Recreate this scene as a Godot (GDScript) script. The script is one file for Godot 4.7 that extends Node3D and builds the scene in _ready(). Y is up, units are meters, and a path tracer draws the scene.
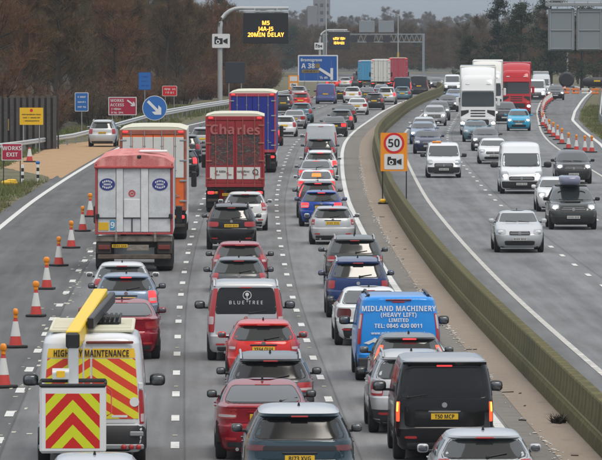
extends Node3D
# A motorway seen through a long lens from a footbridge. Metres; the road runs away along -Z, d is the distance along it.

const ROAD_D := [100.0, 148.0, 200.0, 250.0, 300.0, 325.0, 360.0, 400.0, 427.0, 460.0, 500.0, 551.0, 600.0, 650.0, 750.0, 880.0, 1000.0, 1300.0, 1800.0]
const ROAD_X := [1.5, 0.62, -0.22, -0.76, -1.10, -1.14, -1.07, -0.87, -0.66, -0.2, 0.75, 2.37, 4.0, 6.0, 10.0, 13.0, 13.6, 12.5, 9.0]
var M := {}
var used := {}
var rng := RandomNumberGenerator.new()
var cache := {}

# ------------------------------------------------------------------ road geometry
func road_x(d: float) -> float:
	var n := ROAD_D.size()
	if d <= ROAD_D[0]:
		return ROAD_X[0] + (ROAD_D[0] - d) * 0.0185
	if d >= ROAD_D[n - 1]:
		return ROAD_X[n - 1]
	var i := 0
	while d > ROAD_D[i + 1]:
		i += 1
	var d0: float = ROAD_D[i]
	var d1: float = ROAD_D[i + 1]
	var h := d1 - d0
	var m0 := road_m(i)
	var m1 := road_m(i + 1)
	var t := (d - d0) / h
	var t2 := t * t
	var t3 := t2 * t
	return (2 * t3 - 3 * t2 + 1) * ROAD_X[i] + (t3 - 2 * t2 + t) * h * m0 + (-2 * t3 + 3 * t2) * ROAD_X[i + 1] + (t3 - t2) * h * m1
func road_m(i: int) -> float:
	var a: int = max(i - 1, 0)
	var b: int = min(i + 1, ROAD_D.size() - 1)
	return (ROAD_X[b] - ROAD_X[a]) / (ROAD_D[b] - ROAD_D[a])
func drop(d: float) -> float:
	var k: float = max(0.0, d - 650.0)
	return -0.0059 * (k - 40.0 * (1.0 - exp(-k / 40.0)))
func shift(d: float) -> float:
	return 0.4 * smoothstep(180.0, 400.0, d)
func g(off: float, d: float, up := 0.0) -> Vector3:
	var s := shift(d) if off > 3.7 else 0.0
	return Vector3(road_x(d) + off + s, drop(d) + up, -d)

# ------------------------------------------------------------------ mesh helpers
func mb() -> SurfaceTool:
	var st := SurfaceTool.new()
	st.begin(Mesh.PRIMITIVE_TRIANGLES)
	st.set_smooth_group(-1)
	return st
func tri(st: SurfaceTool, a: Vector3, b: Vector3, c: Vector3, ref: Vector3) -> void:
	var n := (a - c).cross(a - b)
	st.add_vertex(a)
	if n.dot((a + b + c) / 3.0 - ref) < 0:
		st.add_vertex(c)
		st.add_vertex(b)
	else:
		st.add_vertex(b)
		st.add_vertex(c)
func quad(st: SurfaceTool, a: Vector3, b: Vector3, c: Vector3, d: Vector3, ref: Vector3) -> void:
	tri(st, a, b, c, ref)
	tri(st, a, c, d, ref)
func uvquad(st: SurfaceTool, p: Array, uv: Array, ref: Vector3) -> void:
	for ix in [[0, 1, 2], [0, 2, 3]]:
		var a: Vector3 = p[ix[0]]
		var b: Vector3 = p[ix[1]]
		var c: Vector3 = p[ix[2]]
		var o: Array = ix
		if (a - c).cross(a - b).dot((a + b + c) / 3.0 - ref) < 0:
			o = [ix[0], ix[2], ix[1]]
		for k in o:
			st.set_uv(uv[k])
			st.add_vertex(p[k])
func box(st: SurfaceTool, c: Vector3, s: Vector3, bev := 0.0, bas := Basis.IDENTITY) -> void:
	st.set_smooth_group(-1)
	var h := s * 0.5
	var b: float = min(bev, min(h.x, min(h.y, h.z)) * 0.9)
	var hb := h - Vector3(b, b, b)
	var ax := [bas.x, bas.y, bas.z]
	for i in 3:
		var j := (i + 1) % 3
		var k := (i + 2) % 3
		for sg in [-1.0, 1.0]:
			var o: Vector3 = c + ax[i] * h[i] * sg
			var u: Vector3 = ax[j] * hb[j]
			var v: Vector3 = ax[k] * hb[k]
			quad(st, o - u - v, o + u - v, o + u + v, o - u + v, c)
			if b > 0:
				for sj in [-1.0, 1.0]:
					var e0: Vector3 = c + ax[i] * h[i] * sg + ax[j] * hb[j] * sj
					var e1: Vector3 = c + ax[i] * hb[i] * sg + ax[j] * h[j] * sj
					quad(st, e0 - v, e0 + v, e1 + v, e1 - v, c)
	if b > 0:
		for x in [-1.0, 1.0]:
			for y in [-1.0, 1.0]:
				for z in [-1.0, 1.0]:
					var q0: Vector3 = c + ax[0] * h.x * x + ax[1] * hb.y * y + ax[2] * hb.z * z
					var q1: Vector3 = c + ax[0] * hb.x * x + ax[1] * h.y * y + ax[2] * hb.z * z
					var q2: Vector3 = c + ax[0] * hb.x * x + ax[1] * hb.y * y + ax[2] * h.z * z
					tri(st, q0, q1, q2, c)
func tube(st: SurfaceTool, pts: Array, rad: Array, seg := 8, caps := true) -> void:
	var rings := []
	for i in pts.size():
		var p: Vector3 = pts[i]
		var a: Vector3 = pts[max(i - 1, 0)]
		var b: Vector3 = pts[min(i + 1, pts.size() - 1)]
		var t := (b - a).normalized()
		var up := Vector3.UP if abs(t.y) < 0.9 else Vector3.RIGHT
		var u := t.cross(up).normalized()
		var v := u.cross(t)
		var r: float = rad[min(i, rad.size() - 1)]
		var ring := []
		for k in seg:
			var an := TAU * k / seg
			ring.append(p + (u * cos(an) + v * sin(an)) * r)
		rings.append(ring)
	for i in pts.size() - 1:
		st.set_smooth_group(7)
		var mid: Vector3 = (pts[i] + pts[i + 1]) * 0.5
		for k in seg:
			var k2 := (k + 1) % seg
			quad(st, rings[i][k], rings[i][k2], rings[i + 1][k2], rings[i + 1][k], mid)
	st.set_smooth_group(-1)
	if caps:
		for e in [0, pts.size() - 1]:
			var inner: Vector3 = pts[1] if e == 0 else pts[e - 1]
			for k in range(1, seg - 1):
				tri(st, rings[e][0], rings[e][k], rings[e][k + 1], inner)
func cyl(st: SurfaceTool, a: Vector3, b: Vector3, r: float, r2 := -1.0, seg := 10) -> void:
	tube(st, [a, b], [r, r if r2 < 0 else r2], seg)
func lathe(st: SurfaceTool, c: Vector3, prof: Array, seg := 16, axis := 1, squash := 1.0) -> void:
	# prof: [[radius, along]...]
	for i in prof.size() - 1:
		st.set_smooth_group(20 + i if prof[i].size() > 2 else 19)
		for k in seg:
			var q := []
			for e in [[i, k], [i, k + 1], [i + 1, k + 1], [i + 1, k]]:
				var an: float = TAU * e[1] / seg
				var r: float = prof[e[0]][0]
				var al: float = prof[e[0]][1]
				if axis == 1:
					q.append(c + Vector3(cos(an) * r, al, sin(an) * r * squash))
				elif axis == 0:
					q.append(c + Vector3(al, cos(an) * r, sin(an) * r))
				else:
					q.append(c + Vector3(cos(an) * r, sin(an) * r, al))
			var mid: float = (prof[i][1] + prof[i + 1][1]) * 0.5
			var rf := c
			if axis == 1:
				rf.y += mid
			elif axis == 0:
				rf.x += mid * 0.5
			else:
				rf.z += mid * 0.5
			if prof[i][0] > 0.0001:
				quad(st, q[0], q[1], q[2], q[3], rf)
			else:
				tri(st, q[0], q[2], q[3], rf)
	st.set_smooth_group(-1)
func sup(st: SurfaceTool, c: Vector3, r: Vector3, e := 0.5, nu := 14, nv := 8) -> void:
	st.set_smooth_group(9)
	var P := []
	for j in nv + 1:
		var b := -PI / 2 + PI * j / nv
		var row := []
		for i in nu:
			var a := TAU * i / nu
			row.append(c + Vector3(r.x * sp(cos(b), e) * sp(cos(a), e), r.y * sp(sin(b), e), r.z * sp(cos(b), e) * sp(sin(a), e)))
		P.append(row)
	for j in nv:
		for i in nu:
			var k := (i + 1) % nu
			if j > 0:
				tri(st, P[j][i], P[j][k], P[j + 1][k], c)
			if j < nv - 1:
				tri(st, P[j][i], P[j + 1][k], P[j + 1][i], c)
			elif j > 0:
				pass
	for i in nu:
		tri(st, P[1][i], P[1][(i + 1) % nu], P[0][0], c)
		tri(st, P[nv - 1][i], P[nv - 1][(i + 1) % nu], P[nv][0], c)
	st.set_smooth_group(-1)
func sp(v: float, e: float) -> float:
	return sign(v) * pow(abs(v), e)
func disc(st: SurfaceTool, c: Vector3, r0: float, r1: float, depth: float, seg := 32, sq := 1.0) -> void:
	# a flat ring (or disc when r0 is 0) facing +Z with thickness
	st.set_smooth_group(-1)
	for k in seg:
		var a := TAU * k / seg
		var b := TAU * (k + 1) / seg
		var va := Vector3(cos(a), sin(a) * sq, 0)
		var vb := Vector3(cos(b), sin(b) * sq, 0)
		var f := Vector3(0, 0, depth)
		if r0 > 0:
			quad(st, c + va * r0 + f, c + vb * r0 + f, c + vb * r1 + f, c + va * r1 + f, c)
		else:
			tri(st, c + f, c + va * r1 + f, c + vb * r1 + f, c)
		quad(st, c + va * r1, c + vb * r1, c + vb * r1 + f, c + va * r1 + f, c + f * 0.5)
func poly(st: SurfaceTool, pts: Array, z: float, depth: float) -> void:
	# an extruded polygon in the XY plane, facing +Z
	st.set_smooth_group(-1)
	var pv := PackedVector2Array()
	for p in pts:
		pv.append(p)
	var ix := Geometry2D.triangulate_polygon(pv)
	for i in range(0, ix.size(), 3):
		var a := Vector3(pv[ix[i]].x, pv[ix[i]].y, z)
		var b := Vector3(pv[ix[i + 1]].x, pv[ix[i + 1]].y, z)
		var c := Vector3(pv[ix[i + 2]].x, pv[ix[i + 2]].y, z)
		tri(st, a, b, c, a + Vector3(0, 0, -1))
		var dz := Vector3(0, 0, -depth)
		tri(st, a + dz, b + dz, c + dz, a + Vector3(0, 0, 1))
	var cen := Vector3.ZERO
	for p in pts:
		cen += Vector3(p.x, p.y, z - depth * 0.5) / pts.size()
	for i in pts.size():
		var p: Vector2 = pts[i]
		var q: Vector2 = pts[(i + 1) % pts.size()]
		quad(st, Vector3(p.x, p.y, z), Vector3(q.x, q.y, z), Vector3(q.x, q.y, z - depth), Vector3(p.x, p.y, z - depth), cen)
func grid(st: SurfaceTool, P: Array, ref: Vector3, off: float, depth: float, grp := 3) -> void:
	# a raised panel on a curved surface: P is rows of points, pushed out by off, with an edge of depth
	var nr := P.size()
	var nc: int = P[0].size()
	var Q := []
	var D := []
	for r in nr:
		var row := []
		var drow := []
		for c in nc:
			var du: Vector3 = P[r][min(c + 1, nc - 1)] - P[r][max(c - 1, 0)]
			var dv: Vector3 = P[min(r + 1, nr - 1)][c] - P[max(r - 1, 0)][c]
			var n := du.cross(dv).normalized()
			if n.dot(P[r][c] - ref) < 0:
				n = -n
			row.append(P[r][c] + n * off)
			drow.append(P[r][c] + n * (off - depth))
		Q.append(row)
		D.append(drow)
	st.set_smooth_group(grp)
	for r in nr - 1:
		for c in nc - 1:
			var u0 := float(c) / (nc - 1)
			var u1 := float(c + 1) / (nc - 1)
			var v0 := 1.0 - float(r) / (nr - 1)
			var v1 := 1.0 - float(r + 1) / (nr - 1)
			uvquad(st, [Q[r][c], Q[r][c + 1], Q[r + 1][c + 1], Q[r + 1][c]], [Vector2(u0, v0), Vector2(u1, v0), Vector2(u1, v1), Vector2(u0, v1)], ref)
	st.set_smooth_group(-1)
	if depth > 0:
		var mid: Vector3 = D[nr / 2][nc / 2]
		for c in nc - 1:
			for r in [0, nr - 1]:
				quad(st, Q[r][c], Q[r][c + 1], D[r][c + 1], D[r][c], mid)
		for r in nr - 1:
			for c in [0, nc - 1]:
				quad(st, Q[r][c], Q[r + 1][c], D[r + 1][c], D[r][c], mid)

# ------------------------------------------------------------------ nodes
func obj(called: String, st: SurfaceTool, m: Material, parent: Node = self) -> MeshInstance3D:
	st.generate_normals()
	var o := MeshInstance3D.new()
	o.mesh = st.commit()
	o.mesh.surface_set_material(0, m)
	o.name = called
	o.cast_shadow = GeometryInstance3D.SHADOW_CASTING_SETTING_ON
	parent.add_child(o, true)
	return o
func inst(called: String, mesh: Mesh, m: Material, parent: Node, at := Vector3.ZERO) -> MeshInstance3D:
	var o := MeshInstance3D.new()
	o.mesh = mesh
	if m:
		o.material_override = m
	o.name = called
	o.position = at
	parent.add_child(o, true)
	return o
func numbered(called: String) -> String:
	var n: int = used.get(called, 0)
	used[called] = n + 1
	return called if n == 0 else "%s_%03d" % [called, n]
func thing(called: String, label: String, category: String, at := Vector3.ZERO, turn := 0.0, group := "") -> Node3D:
	var o := Node3D.new()
	o.name = numbered(called)
	add_child(o)
	o.position = at
	o.rotation.y = turn
	tag(o, label, category, group)
	return o
func tag(o: Node, label: String, category: String, group := "") -> void:
	o.set_meta("label", label)
	o.set_meta("category", category)
	if group != "":
		o.set_meta("group", group)
func struct(o: Node) -> Node:
	o.set_meta("kind", "structure")
	return o
func text(parent: Node, s: String, height: float, at: Vector3, m: Material, tilt := Vector3.ZERO, bold := true, wide := 1.0, called := "lettering") -> MeshInstance3D:
	var t := TextMesh.new()
	t.text = s
	var f := SystemFont.new()
	f.font_names = PackedStringArray(["Droid Sans"])
	f.font_weight = 700 if bold else 400
	t.font = f
	t.font_size = 64
	t.pixel_size = height / 64.0 / 0.72
	t.depth = 0.006
	t.curve_step = 1.0
	var o := MeshInstance3D.new()
	o.mesh = t
	o.material_override = m
	o.name = called
	o.position = at
	o.rotation = tilt
	o.scale = Vector3(wide, 1, 1)
	parent.add_child(o, true)
	return o

# ------------------------------------------------------------------ materials
func lin(r: float, gg: float, b: float) -> Color:
	return Color(r, gg, b).linear_to_srgb()
func mat(key: String, c: Color, rough := 0.6, metal := 0.0) -> StandardMaterial3D:
	var m := StandardMaterial3D.new()
	m.albedo_color = c.linear_to_srgb()
	m.roughness = rough
	m.metallic = metal
	M[key] = m
	return m
func paint(key: String, c: Color, metal := 0.0) -> StandardMaterial3D:
	var m := mat(key, c, 0.38, metal)
	m.clearcoat_enabled = true
	m.clearcoat = 0.8
	m.clearcoat_roughness = 0.06
	m.metallic_specular = 0.2
	return m
func glow(key: String, c: Color, e: Color, energy: float) -> StandardMaterial3D:
	var m := mat(key, c, 0.15)
	m.emission_enabled = true
	m.emission = e.linear_to_srgb()
	m.emission_energy_multiplier = energy
	return m
func tex(img: Image) -> ImageTexture:
	img.generate_mipmaps()
	return ImageTexture.create_from_image(img)
func noise(sd: int, freq: float, oct := 4) -> FastNoiseLite:
	var n := FastNoiseLite.new()
	n.seed = sd
	n.frequency = freq
	n.fractal_octaves = oct
	n.noise_type = FastNoiseLite.TYPE_SIMPLEX_SMOOTH
	return n
func noisy(key: String, c: Color, amount: float, scale: float, rough := 0.85, bump := 0.0, tint := Color(0, 0, 0, 0)) -> StandardMaterial3D:
	# mottled matter: one grain texture in world space over a plain colour
	var m := mat(key, Color.WHITE, rough)
	var im := Image.create(256, 256, true, Image.FORMAT_RGB8)
	var a := noise(key.hash() % 999, 0.02, 5)
	var b := noise(key.hash() % 777 + 5, 0.15, 3)
	for y in 256:
		for x in 256:
			# wrap the edges
			var wx := x / 256.0 * TAU
			var wy := y / 256.0 * TAU
			var v := a.get_noise_3d(cos(wx) * 40 + 50, sin(wx) * 40, cos(wy) * 40 + sin(wy) * 90)
			var w := b.get_noise_2d(x, y)
			var k := 1.0 + amount * (v * 1.1 + w * 0.6)
			var col := Color(c.r * k, c.g * k, c.b * k)
			if tint.a > 0:
				col = col.lerp(Color(tint.r * k, tint.g * k, tint.b * k), clamp(v * 2.2 + 0.3, 0, 1) * tint.a)
			im.set_pixel(x, y, col.linear_to_srgb())
	m.albedo_texture = tex(im)
	m.uv1_triplanar = true
	m.uv1_world_triplanar = true
	m.uv1_scale = Vector3(scale, scale, scale)
	return m
func asphalt(key: String, base: Color, left: float, lines: Array, seams: Array, lays: Array, amp: float) -> StandardMaterial3D:
	# u runs across 16.5 m of carriageway, v along 80 m: worn wheel tracks, long streaks, aggregate grain, sealed joints
	var m := mat(key, Color.WHITE, 0.82)
	var W := 768
	var Hh := 1024
	var im := Image.create(W, Hh, true, Image.FORMAT_RGB8)
	var cross := noise(key.hash() % 97, 0.03, 4)
	var streak := noise(key.hash() % 53 + 3, 1.0, 4)
	var blot := noise(key.hash() % 31 + 9, 0.012, 4)
	var r := RandomNumberGenerator.new()
	r.seed = 5
	for x in W:
		var o := left + 16.5 * x / W
		var track := 0.0
		for l in lines:
			for tk in [-0.82, 0.82]:
				track += exp(-pow((o - l - tk) / 0.34, 2)) * 0.10
			track -= exp(-pow((o - l) / 0.30, 2)) * 0.10
		track += cross.get_noise_1d(x) * 0.22
		# each lane was laid on its own day, the joints run along the lines
		var lay := 1.0
		for q in lays:
			if o > q[0]:
				lay = q[1]
		var seam := 0.0
		for s in seams:
			seam += exp(-pow((o - s) / 0.022, 2)) * 0.5
		for y in Hh:
			var wy := y / float(Hh) * TAU
			var v := streak.get_noise_3d(x * 0.05, cos(wy) * 1.3, sin(wy) * 1.3) * 0.30
			v += blot.get_noise_3d(x * 0.6, cos(wy) * 120, sin(wy) * 120) * 0.30
			var k := lay * (1.0 + amp * (track + v) + (r.randf() - 0.5) * 0.20 - seam)
			im.set_pixel(x, y, Color(base.r * k, base.g * k, base.b * k).linear_to_srgb())
	m.albedo_texture = tex(im)
	return m
func chevrons(key: String, w: int, h: int, per: float, k: float, apex: float, red: Color, yel: Color) -> void:
	var m := mat(key, Color.WHITE, 0.35)
	var im := Image.create(w, h, true, Image.FORMAT_RGB8)
	for y in h:
		for x in w:
			var v := y - absf(x - w * 0.5) * k + apex
			var ph := fposmod(v, per) / per
			var c := red if ph < 0.5 else yel
			var dirt := 1.0 - 0.06 * rng.randf()
			im.set_pixel(x, y, Color(c.r * dirt, c.g * dirt, c.b * dirt))
	m.albedo_texture = tex(im)

# ------------------------------------------------------------------ vehicle shells
# rows: height, width share, set-back of the rear, set-back of the front, squareness in plan, crease
const SHELLS := {
	"hatch": {"L": 4.05, "H": 1.47, "belt": 1.01, "top": 1.35, "wheel": 0.31, "rows": [
		[0.17, .84, .16, .22, 5.5, 0], [0.24, .93, .06, .09, 5.5, 0], [0.40, .98, .012, .015, 5.5, 0], [0.54, 1.0, 0.0, 0.0, 5.5, 0], [0.63, 1.0, .015, .02, 5.5, 1],
		[0.67, .99, .075, .05, 5.5, 0], [0.80, .985, .085, .16, 5.5, 0], [0.90, .975, .10, .38, 5.5, 0], [0.97, .955, .13, .80, 5.5, 0], [1.01, .93, .16, 1.05, 5.5, 1],
		[1.12, .885, .25, 1.28, 5.5, 0], [1.30, .765, .40, 1.62, 5, 0], [1.37, .715, .45, 1.78, 5, 1], [1.375, .71, .35, 1.79, 5, 1], [1.41, .68, .35, 1.9, 5, 1], [1.445, .60, .55, 2.08, 5, 0], [1.465, .44, .85, 2.3, 5, 0], [1.47, .24, 1.2, 2.6, 5, 0]]},
	"suv": {"L": 4.45, "H": 1.66, "belt": 1.10, "top": 1.49, "wheel": 0.355, "rows": [
		[0.22, .86, .14, .18, 6, 0], [0.30, .95, .04, .06, 6, 0], [0.50, .99, 0, 0, 6, 0], [0.66, 1.0, 0, 0, 6, 0], [0.74, 1.0, .02, .03, 6, 1],
		[0.78, .99, .07, .06, 6, 0], [0.95, .985, .085, .14, 6, 0], [1.03, .97, .10, .40, 6, 0], [1.08, .95, .12, .85, 6, 0], [1.10, .94, .13, 1.05, 6, 1],
		[1.22, .895, .21, 1.25, 6, 0], [1.44, .785, .36, 1.62, 5.5, 0], [1.51, .745, .40, 1.76, 5.5, 1], [1.515, .74, .29, 1.77, 5.5, 1], [1.56, .715, .29, 1.9, 5.5, 1], [1.62, .64, .5, 2.1, 5.5, 0], [1.65, .48, .8, 2.35, 5.5, 0], [1.66, .26, 1.2, 2.7, 5.5, 0]]},
	"saloon": {"L": 4.70, "H": 1.45, "belt": 1.03, "top": 1.36, "wheel": 0.33, "rows": [
		[0.17, .84, .18, .24, 5.5, 0], [0.24, .93, .06, .10, 5.5, 0], [0.40, .98, .012, .015, 5.5, 0], [0.54, 1.0, 0, 0, 5.5, 0], [0.63, 1.0, .015, .02, 5.5, 1],
		[0.67, .99, .07, .05, 5.5, 0], [0.80, .985, .06, .18, 5.5, 0], [0.90, .975, .06, .42, 5.5, 0], [0.985, .95, .05, .95, 5.5, 1], [1.005, .94, .10, 1.10, 5.5, 0], [1.03, .90, .42, 1.22, 5.5, 1],
		[1.05, .865, .66, 1.27, 5.5, 0], [1.32, .73, 1.24, 1.86, 5, 0], [1.38, .68, 1.44, 2.02, 5, 0], [1.42, .58, 1.70, 2.25, 5, 0], [1.442, .42, 2.0, 2.5, 5, 0], [1.45, .22, 2.35, 2.85, 5, 0]]},
	"lift": {"L": 4.87, "H": 1.47, "belt": 1.07, "top": 1.385, "wheel": 0.34, "rows": [
		[0.17, .84, .18, .24, 5.5, 0], [0.24, .93, .06, .10, 5.5, 0], [0.40, .98, .012, .015, 5.5, 0], [0.56, 1.0, 0, 0, 5.5, 0], [0.66, 1.0, .015, .02, 5.5, 1],
		[0.70, .99, .08, .05, 5.5, 0], [0.84, .985, .085, .18, 5.5, 0], [0.95, .975, .07, .46, 5.5, 0], [1.03, .945, .03, 1.05, 5.5, 1], [1.05, .93, .09, 1.18, 5.5, 1],
		[1.07, .895, .34, 1.27, 5.5, 0], [1.20, .835, .72, 1.55, 5.3, 0], [1.34, .735, 1.22, 1.92, 5, 0], [1.40, .68, 1.50, 2.1, 5, 0], [1.44, .58, 1.8, 2.3, 5, 0], [1.462, .42, 2.1, 2.55, 5, 0], [1.47, .22, 2.45, 2.9, 5, 0]]},
	"van": {"L": 4.95, "H": 1.97, "belt": 1.18, "top": 1.80, "wheel": 0.34, "rows": [
		[0.22, .90, .12, .15, 11, 0], [0.30, .96, .03, .05, 11, 0], [0.48, .99, 0, 0, 10, 0], [0.62, 1.0, 0, 0, 10, 1], [0.66, 1.0, .05, .03, 11, 0],
		[0.95, 1.0, .055, .12, 11, 0], [1.08, .995, .06, .42, 11, 0], [1.18, .985, .07, .85, 11, 1], [1.35, .965, .085, 1.05, 11, 0], [1.60, .925, .12, 1.38, 10, 0], [1.78, .885, .155, 1.62, 10, 0], [1.86, .86, .16, 1.75, 10, 1],
		[1.91, .83, .17, 1.88, 9, 0], [1.945, .75, .28, 2.08, 8, 0], [1.963, .6, .5, 2.3, 8, 0], [1.97, .36, .9, 2.7, 8, 0]]},
	"bigvan": {"L": 5.6, "H": 2.50, "belt": 1.30, "top": 1.98, "wheel": 0.35, "rows": [
		[0.24, .90, .12, .15, 12, 0], [0.32, .96, .03, .05, 12, 0], [0.52, .99, 0, 0, 11, 0], [0.68, 1.0, 0, 0, 11, 1], [0.72, 1.0, .05, .03, 12, 0],
		[1.02, 1.0, .055, .10, 12, 0], [1.18, .995, .06, .38, 12, 0], [1.30, .985, .065, .72, 12, 1], [1.55, .97, .08, .95, 12, 0], [1.98, .935, .115, 1.42, 11, 0], [2.08, .925, .12, 1.52, 11, 0], [2.30, .895, .145, 1.72, 10, 1],
		[2.40, .86, .17, 1.90, 9, 0], [2.46, .77, .26, 2.10, 8, 0], [2.49, .6, .5, 2.35, 8, 0], [2.50, .36, .9, 2.8, 8, 0]]},
	"cab": {"L": 2.3, "H": 3.75, "belt": 1.75, "top": 2.72, "wheel": 0.5, "rows": [
		[0.30, .95, .0, .12, 12, 0], [0.42, .985, 0, .03, 12, 0], [0.80, 1.0, 0, 0, 11, 0], [1.05, 1.0, 0, .01, 11, 1], [1.10, 1.0, 0, .05, 11, 0], [1.65, .995, 0, .07, 11, 0], [1.75, .985, 0, .10, 11, 0],
		[2.72, .965, 0, .20, 11, 0], [2.80, .965, 0, .20, 11, 1], [3.05, .955, 0, .26, 10, 0], [3.45, .93, 0, .45, 9, 0], [3.65, .88, 0, .65, 9, 0], [3.73, .75, .05, .85, 8, 0], [3.75, .5, .2, 1.1, 8, 0]]},
}
func shell(kind: String, L: float, W: float, H: float) -> Dictionary:
	var t: Dictionary = SHELLS[kind]
	var ky: float = H / t.H
	var kl: float = L / t.L
	var rows := []
	for r in t.rows:
		rows.append([r[0] * ky, r[1] * W * 0.5, L * 0.5 - r[2] * kl, -L * 0.5 + r[3] * kl, float(r[4]), r[5]])
	return {"rows": rows, "L": L, "W": W, "H": H, "ky": ky, "kl": kl, "belt": t.belt * ky, "top": t.top * ky, "wheel": t.wheel, "kind": kind}
func sh(S: Dictionary, y: float) -> Array:
	var R: Array = S.rows
	if y <= R[0][0]:
		return R[0]
	for i in R.size() - 1:
		if y <= R[i + 1][0]:
			var t: float = (y - R[i][0]) / max(0.0001, R[i + 1][0] - R[i][0])
			var o := [y]
			for k in range(1, 5):
				o.append(lerp(R[i][k], R[i + 1][k], t))
			return o
	return R[R.size() - 1]
func at_phi(a: Array, y: float, phi: float) -> Vector3:
	var e: float = 2.0 / a[4]
	var zc: float = (a[2] + a[3]) * 0.5
	var hf: float = (a[2] - a[3]) * 0.5
	return Vector3(a[1] * sp(sin(phi), e), y, zc + hf * sp(cos(phi), e))
func at_u(S: Dictionary, y: float, u: float, fr := false) -> Vector3:
	var a := sh(S, y)
	var zc: float = (a[2] + a[3]) * 0.5
	var hf: float = (a[2] - a[3]) * 0.5
	var k := pow(max(0.0, 1.0 - pow(abs(u), a[4])), 1.0 / a[4])
	return Vector3(a[1] * u, y, zc - hf * k if fr else zc + hf * k)
func at_side(S: Dictionary, y: float, z: float, s: float) -> Vector3:
	var a := sh(S, y)
	var zc: float = (a[2] + a[3]) * 0.5
	var hf: float = (a[2] - a[3]) * 0.5
	var q: float = min(0.999, abs((z - zc) / hf))
	return Vector3(s * a[1] * pow(1.0 - pow(q, a[4]), 1.0 / a[4]), y, z)
func shell_body(S: Dictionary, N := 56) -> SurfaceTool:
	var st := mb()
	var rings := []
	for r in S.rows:
		var ring := []
		for k in N:
			ring.append(at_phi(r, r[0], TAU * (k + 0.5) / N))
		rings.append(ring)
	var grp := 1
	for i in rings.size() - 1:
		st.set_smooth_group(grp)
		var y0: float = S.rows[i][0]
		var y1: float = S.rows[i + 1][0]
		var ref := Vector3(0, (y0 + y1) * 0.5 - 0.15, (S.rows[i + 1][2] + S.rows[i + 1][3]) * 0.5)
		for k in N:
			var k2 := (k + 1) % N
			# keep the outside outside also where the surface is nearly level
			quad(st, rings[i][k], rings[i][k2], rings[i + 1][k2], rings[i + 1][k], ref)
		if S.rows[i + 1][5] == 1:
			grp += 1
	var last: Array = rings[rings.size() - 1]
	var top := Vector3(0, S.rows[-1][0] + 0.003, (S.rows[-1][2] + S.rows[-1][3]) * 0.5)
	for k in N:
		tri(st, last[k], last[(k + 1) % N], top, top - Vector3(0, 1, 0))
	var bot: Array = rings[0]
	st.set_smooth_group(-1)
	var bc := Vector3(0, S.rows[0][0], 0)
	for k in N:
		tri(st, bot[k], bot[(k + 1) % N], bc, bc + Vector3(0, 1, 0))
	return st
func corner(b: float, q: float, c: float) -> float:
	var k: float = (abs(2 * b - 1) - (1 - q)) / q
	if k <= 0:
		return 1.0
	return 1.0 - c * (1.0 - sqrt(max(0.0, 1.0 - k * k)))
func panel(S: Dictionary, y0: float, y1: float, u0: float, u1: float, off: float, depth: float, fr := false, nu := 12, nv := 7, rnd := 0.06, grp := 3) -> SurfaceTool:
	var st := mb()
	panel_to(st, S, y0, y1, u0, u1, off, depth, fr, nu, nv, rnd, grp)
	return st
func panel_to(st: SurfaceTool, S: Dictionary, y0: float, y1: float, u0: float, u1: float, off: float, depth: float, fr := false, nu := 12, nv := 7, rnd := 0.06, grp := 3) -> void:
	var P := []
	for j in nv + 1:
		var b := 0.5 - 0.5 * cos(PI * j / nv)
		var row := []
		var k := corner(b, 0.35, rnd)
		var uc := (u0 + u1) * 0.5
		var uh := (u1 - u0) * 0.5 * k
		for i in nu + 1:
			row.append(at_u(S, lerp(y0, y1, b), uc + uh * (2.0 * i / nu - 1.0), fr))
		P.append(row)
	grid(st, P, Vector3(0, (y0 + y1) * 0.5 - 0.2, 0), off, depth, grp)
func wrap_light(S: Dictionary, y0: float, y1: float, u0: float, ph: float, s: float, off: float, fr := false, taper := 0.0) -> SurfaceTool:
	var st := mb()
	var P := []
	var nv := 6
	var nu := 8
	for j in nv + 1:
		var b := 0.5 - 0.5 * cos(PI * j / nv)
		var y: float = lerp(y0, y1, b)
		var a := sh(S, y)
		var p0 := asin(pow(clamp(u0 + taper * (0.5 - b), 0.02, 0.98), a[4] * 0.5))
		var k := corner(b, 0.5, 0.18)
		var pc := (p0 + ph) * 0.5
		var pw := (ph - p0) * 0.5 * k
		var row := []
		for i in nu + 1:
			var p := pc + pw * (2.0 * i / nu - 1.0)
			row.append(at_phi(a, y, s * (PI - p if fr else p)))
		P.append(row)
	grid(st, P, Vector3(0, (y0 + y1) * 0.5, 0), off, 0.03, 3)
	return st
func side_panel(S: Dictionary, y0: float, y1: float, za0: float, za1: float, zb0: float, zb1: float, s: float, off := 0.006) -> SurfaceTool:
	var st := mb()
	var P := []
	for j in 5:
		var b := j / 4.0
		var row := []
		for i in 7:
			row.append(at_side(S, lerp(y0, y1, b), lerp(lerp(za0, za1, b), lerp(zb0, zb1, b), i / 6.0), s))
		P.append(row)
	grid(st, P, Vector3(0, y0 - 0.2, 0), off, 0.02, 3)
	return st
func band(S: Dictionary, y0: float, y1: float, off: float, p0: float, p1: float) -> SurfaceTool:
	# a strip of trim round the shell between two heights
	var st := mb()
	var P := []
	for j in 4:
		var y: float = lerp(y0, y1, j / 3.0)
		var a := sh(S, y)
		var row := []
		for i in 41:
			row.append(at_phi(a, y, lerp(p0, p1, i / 40.0)))
		P.append(row)
	grid(st, P, Vector3(0, (y0 + y1) * 0.5, 0), off, 0.03, 3)
	return st

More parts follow.
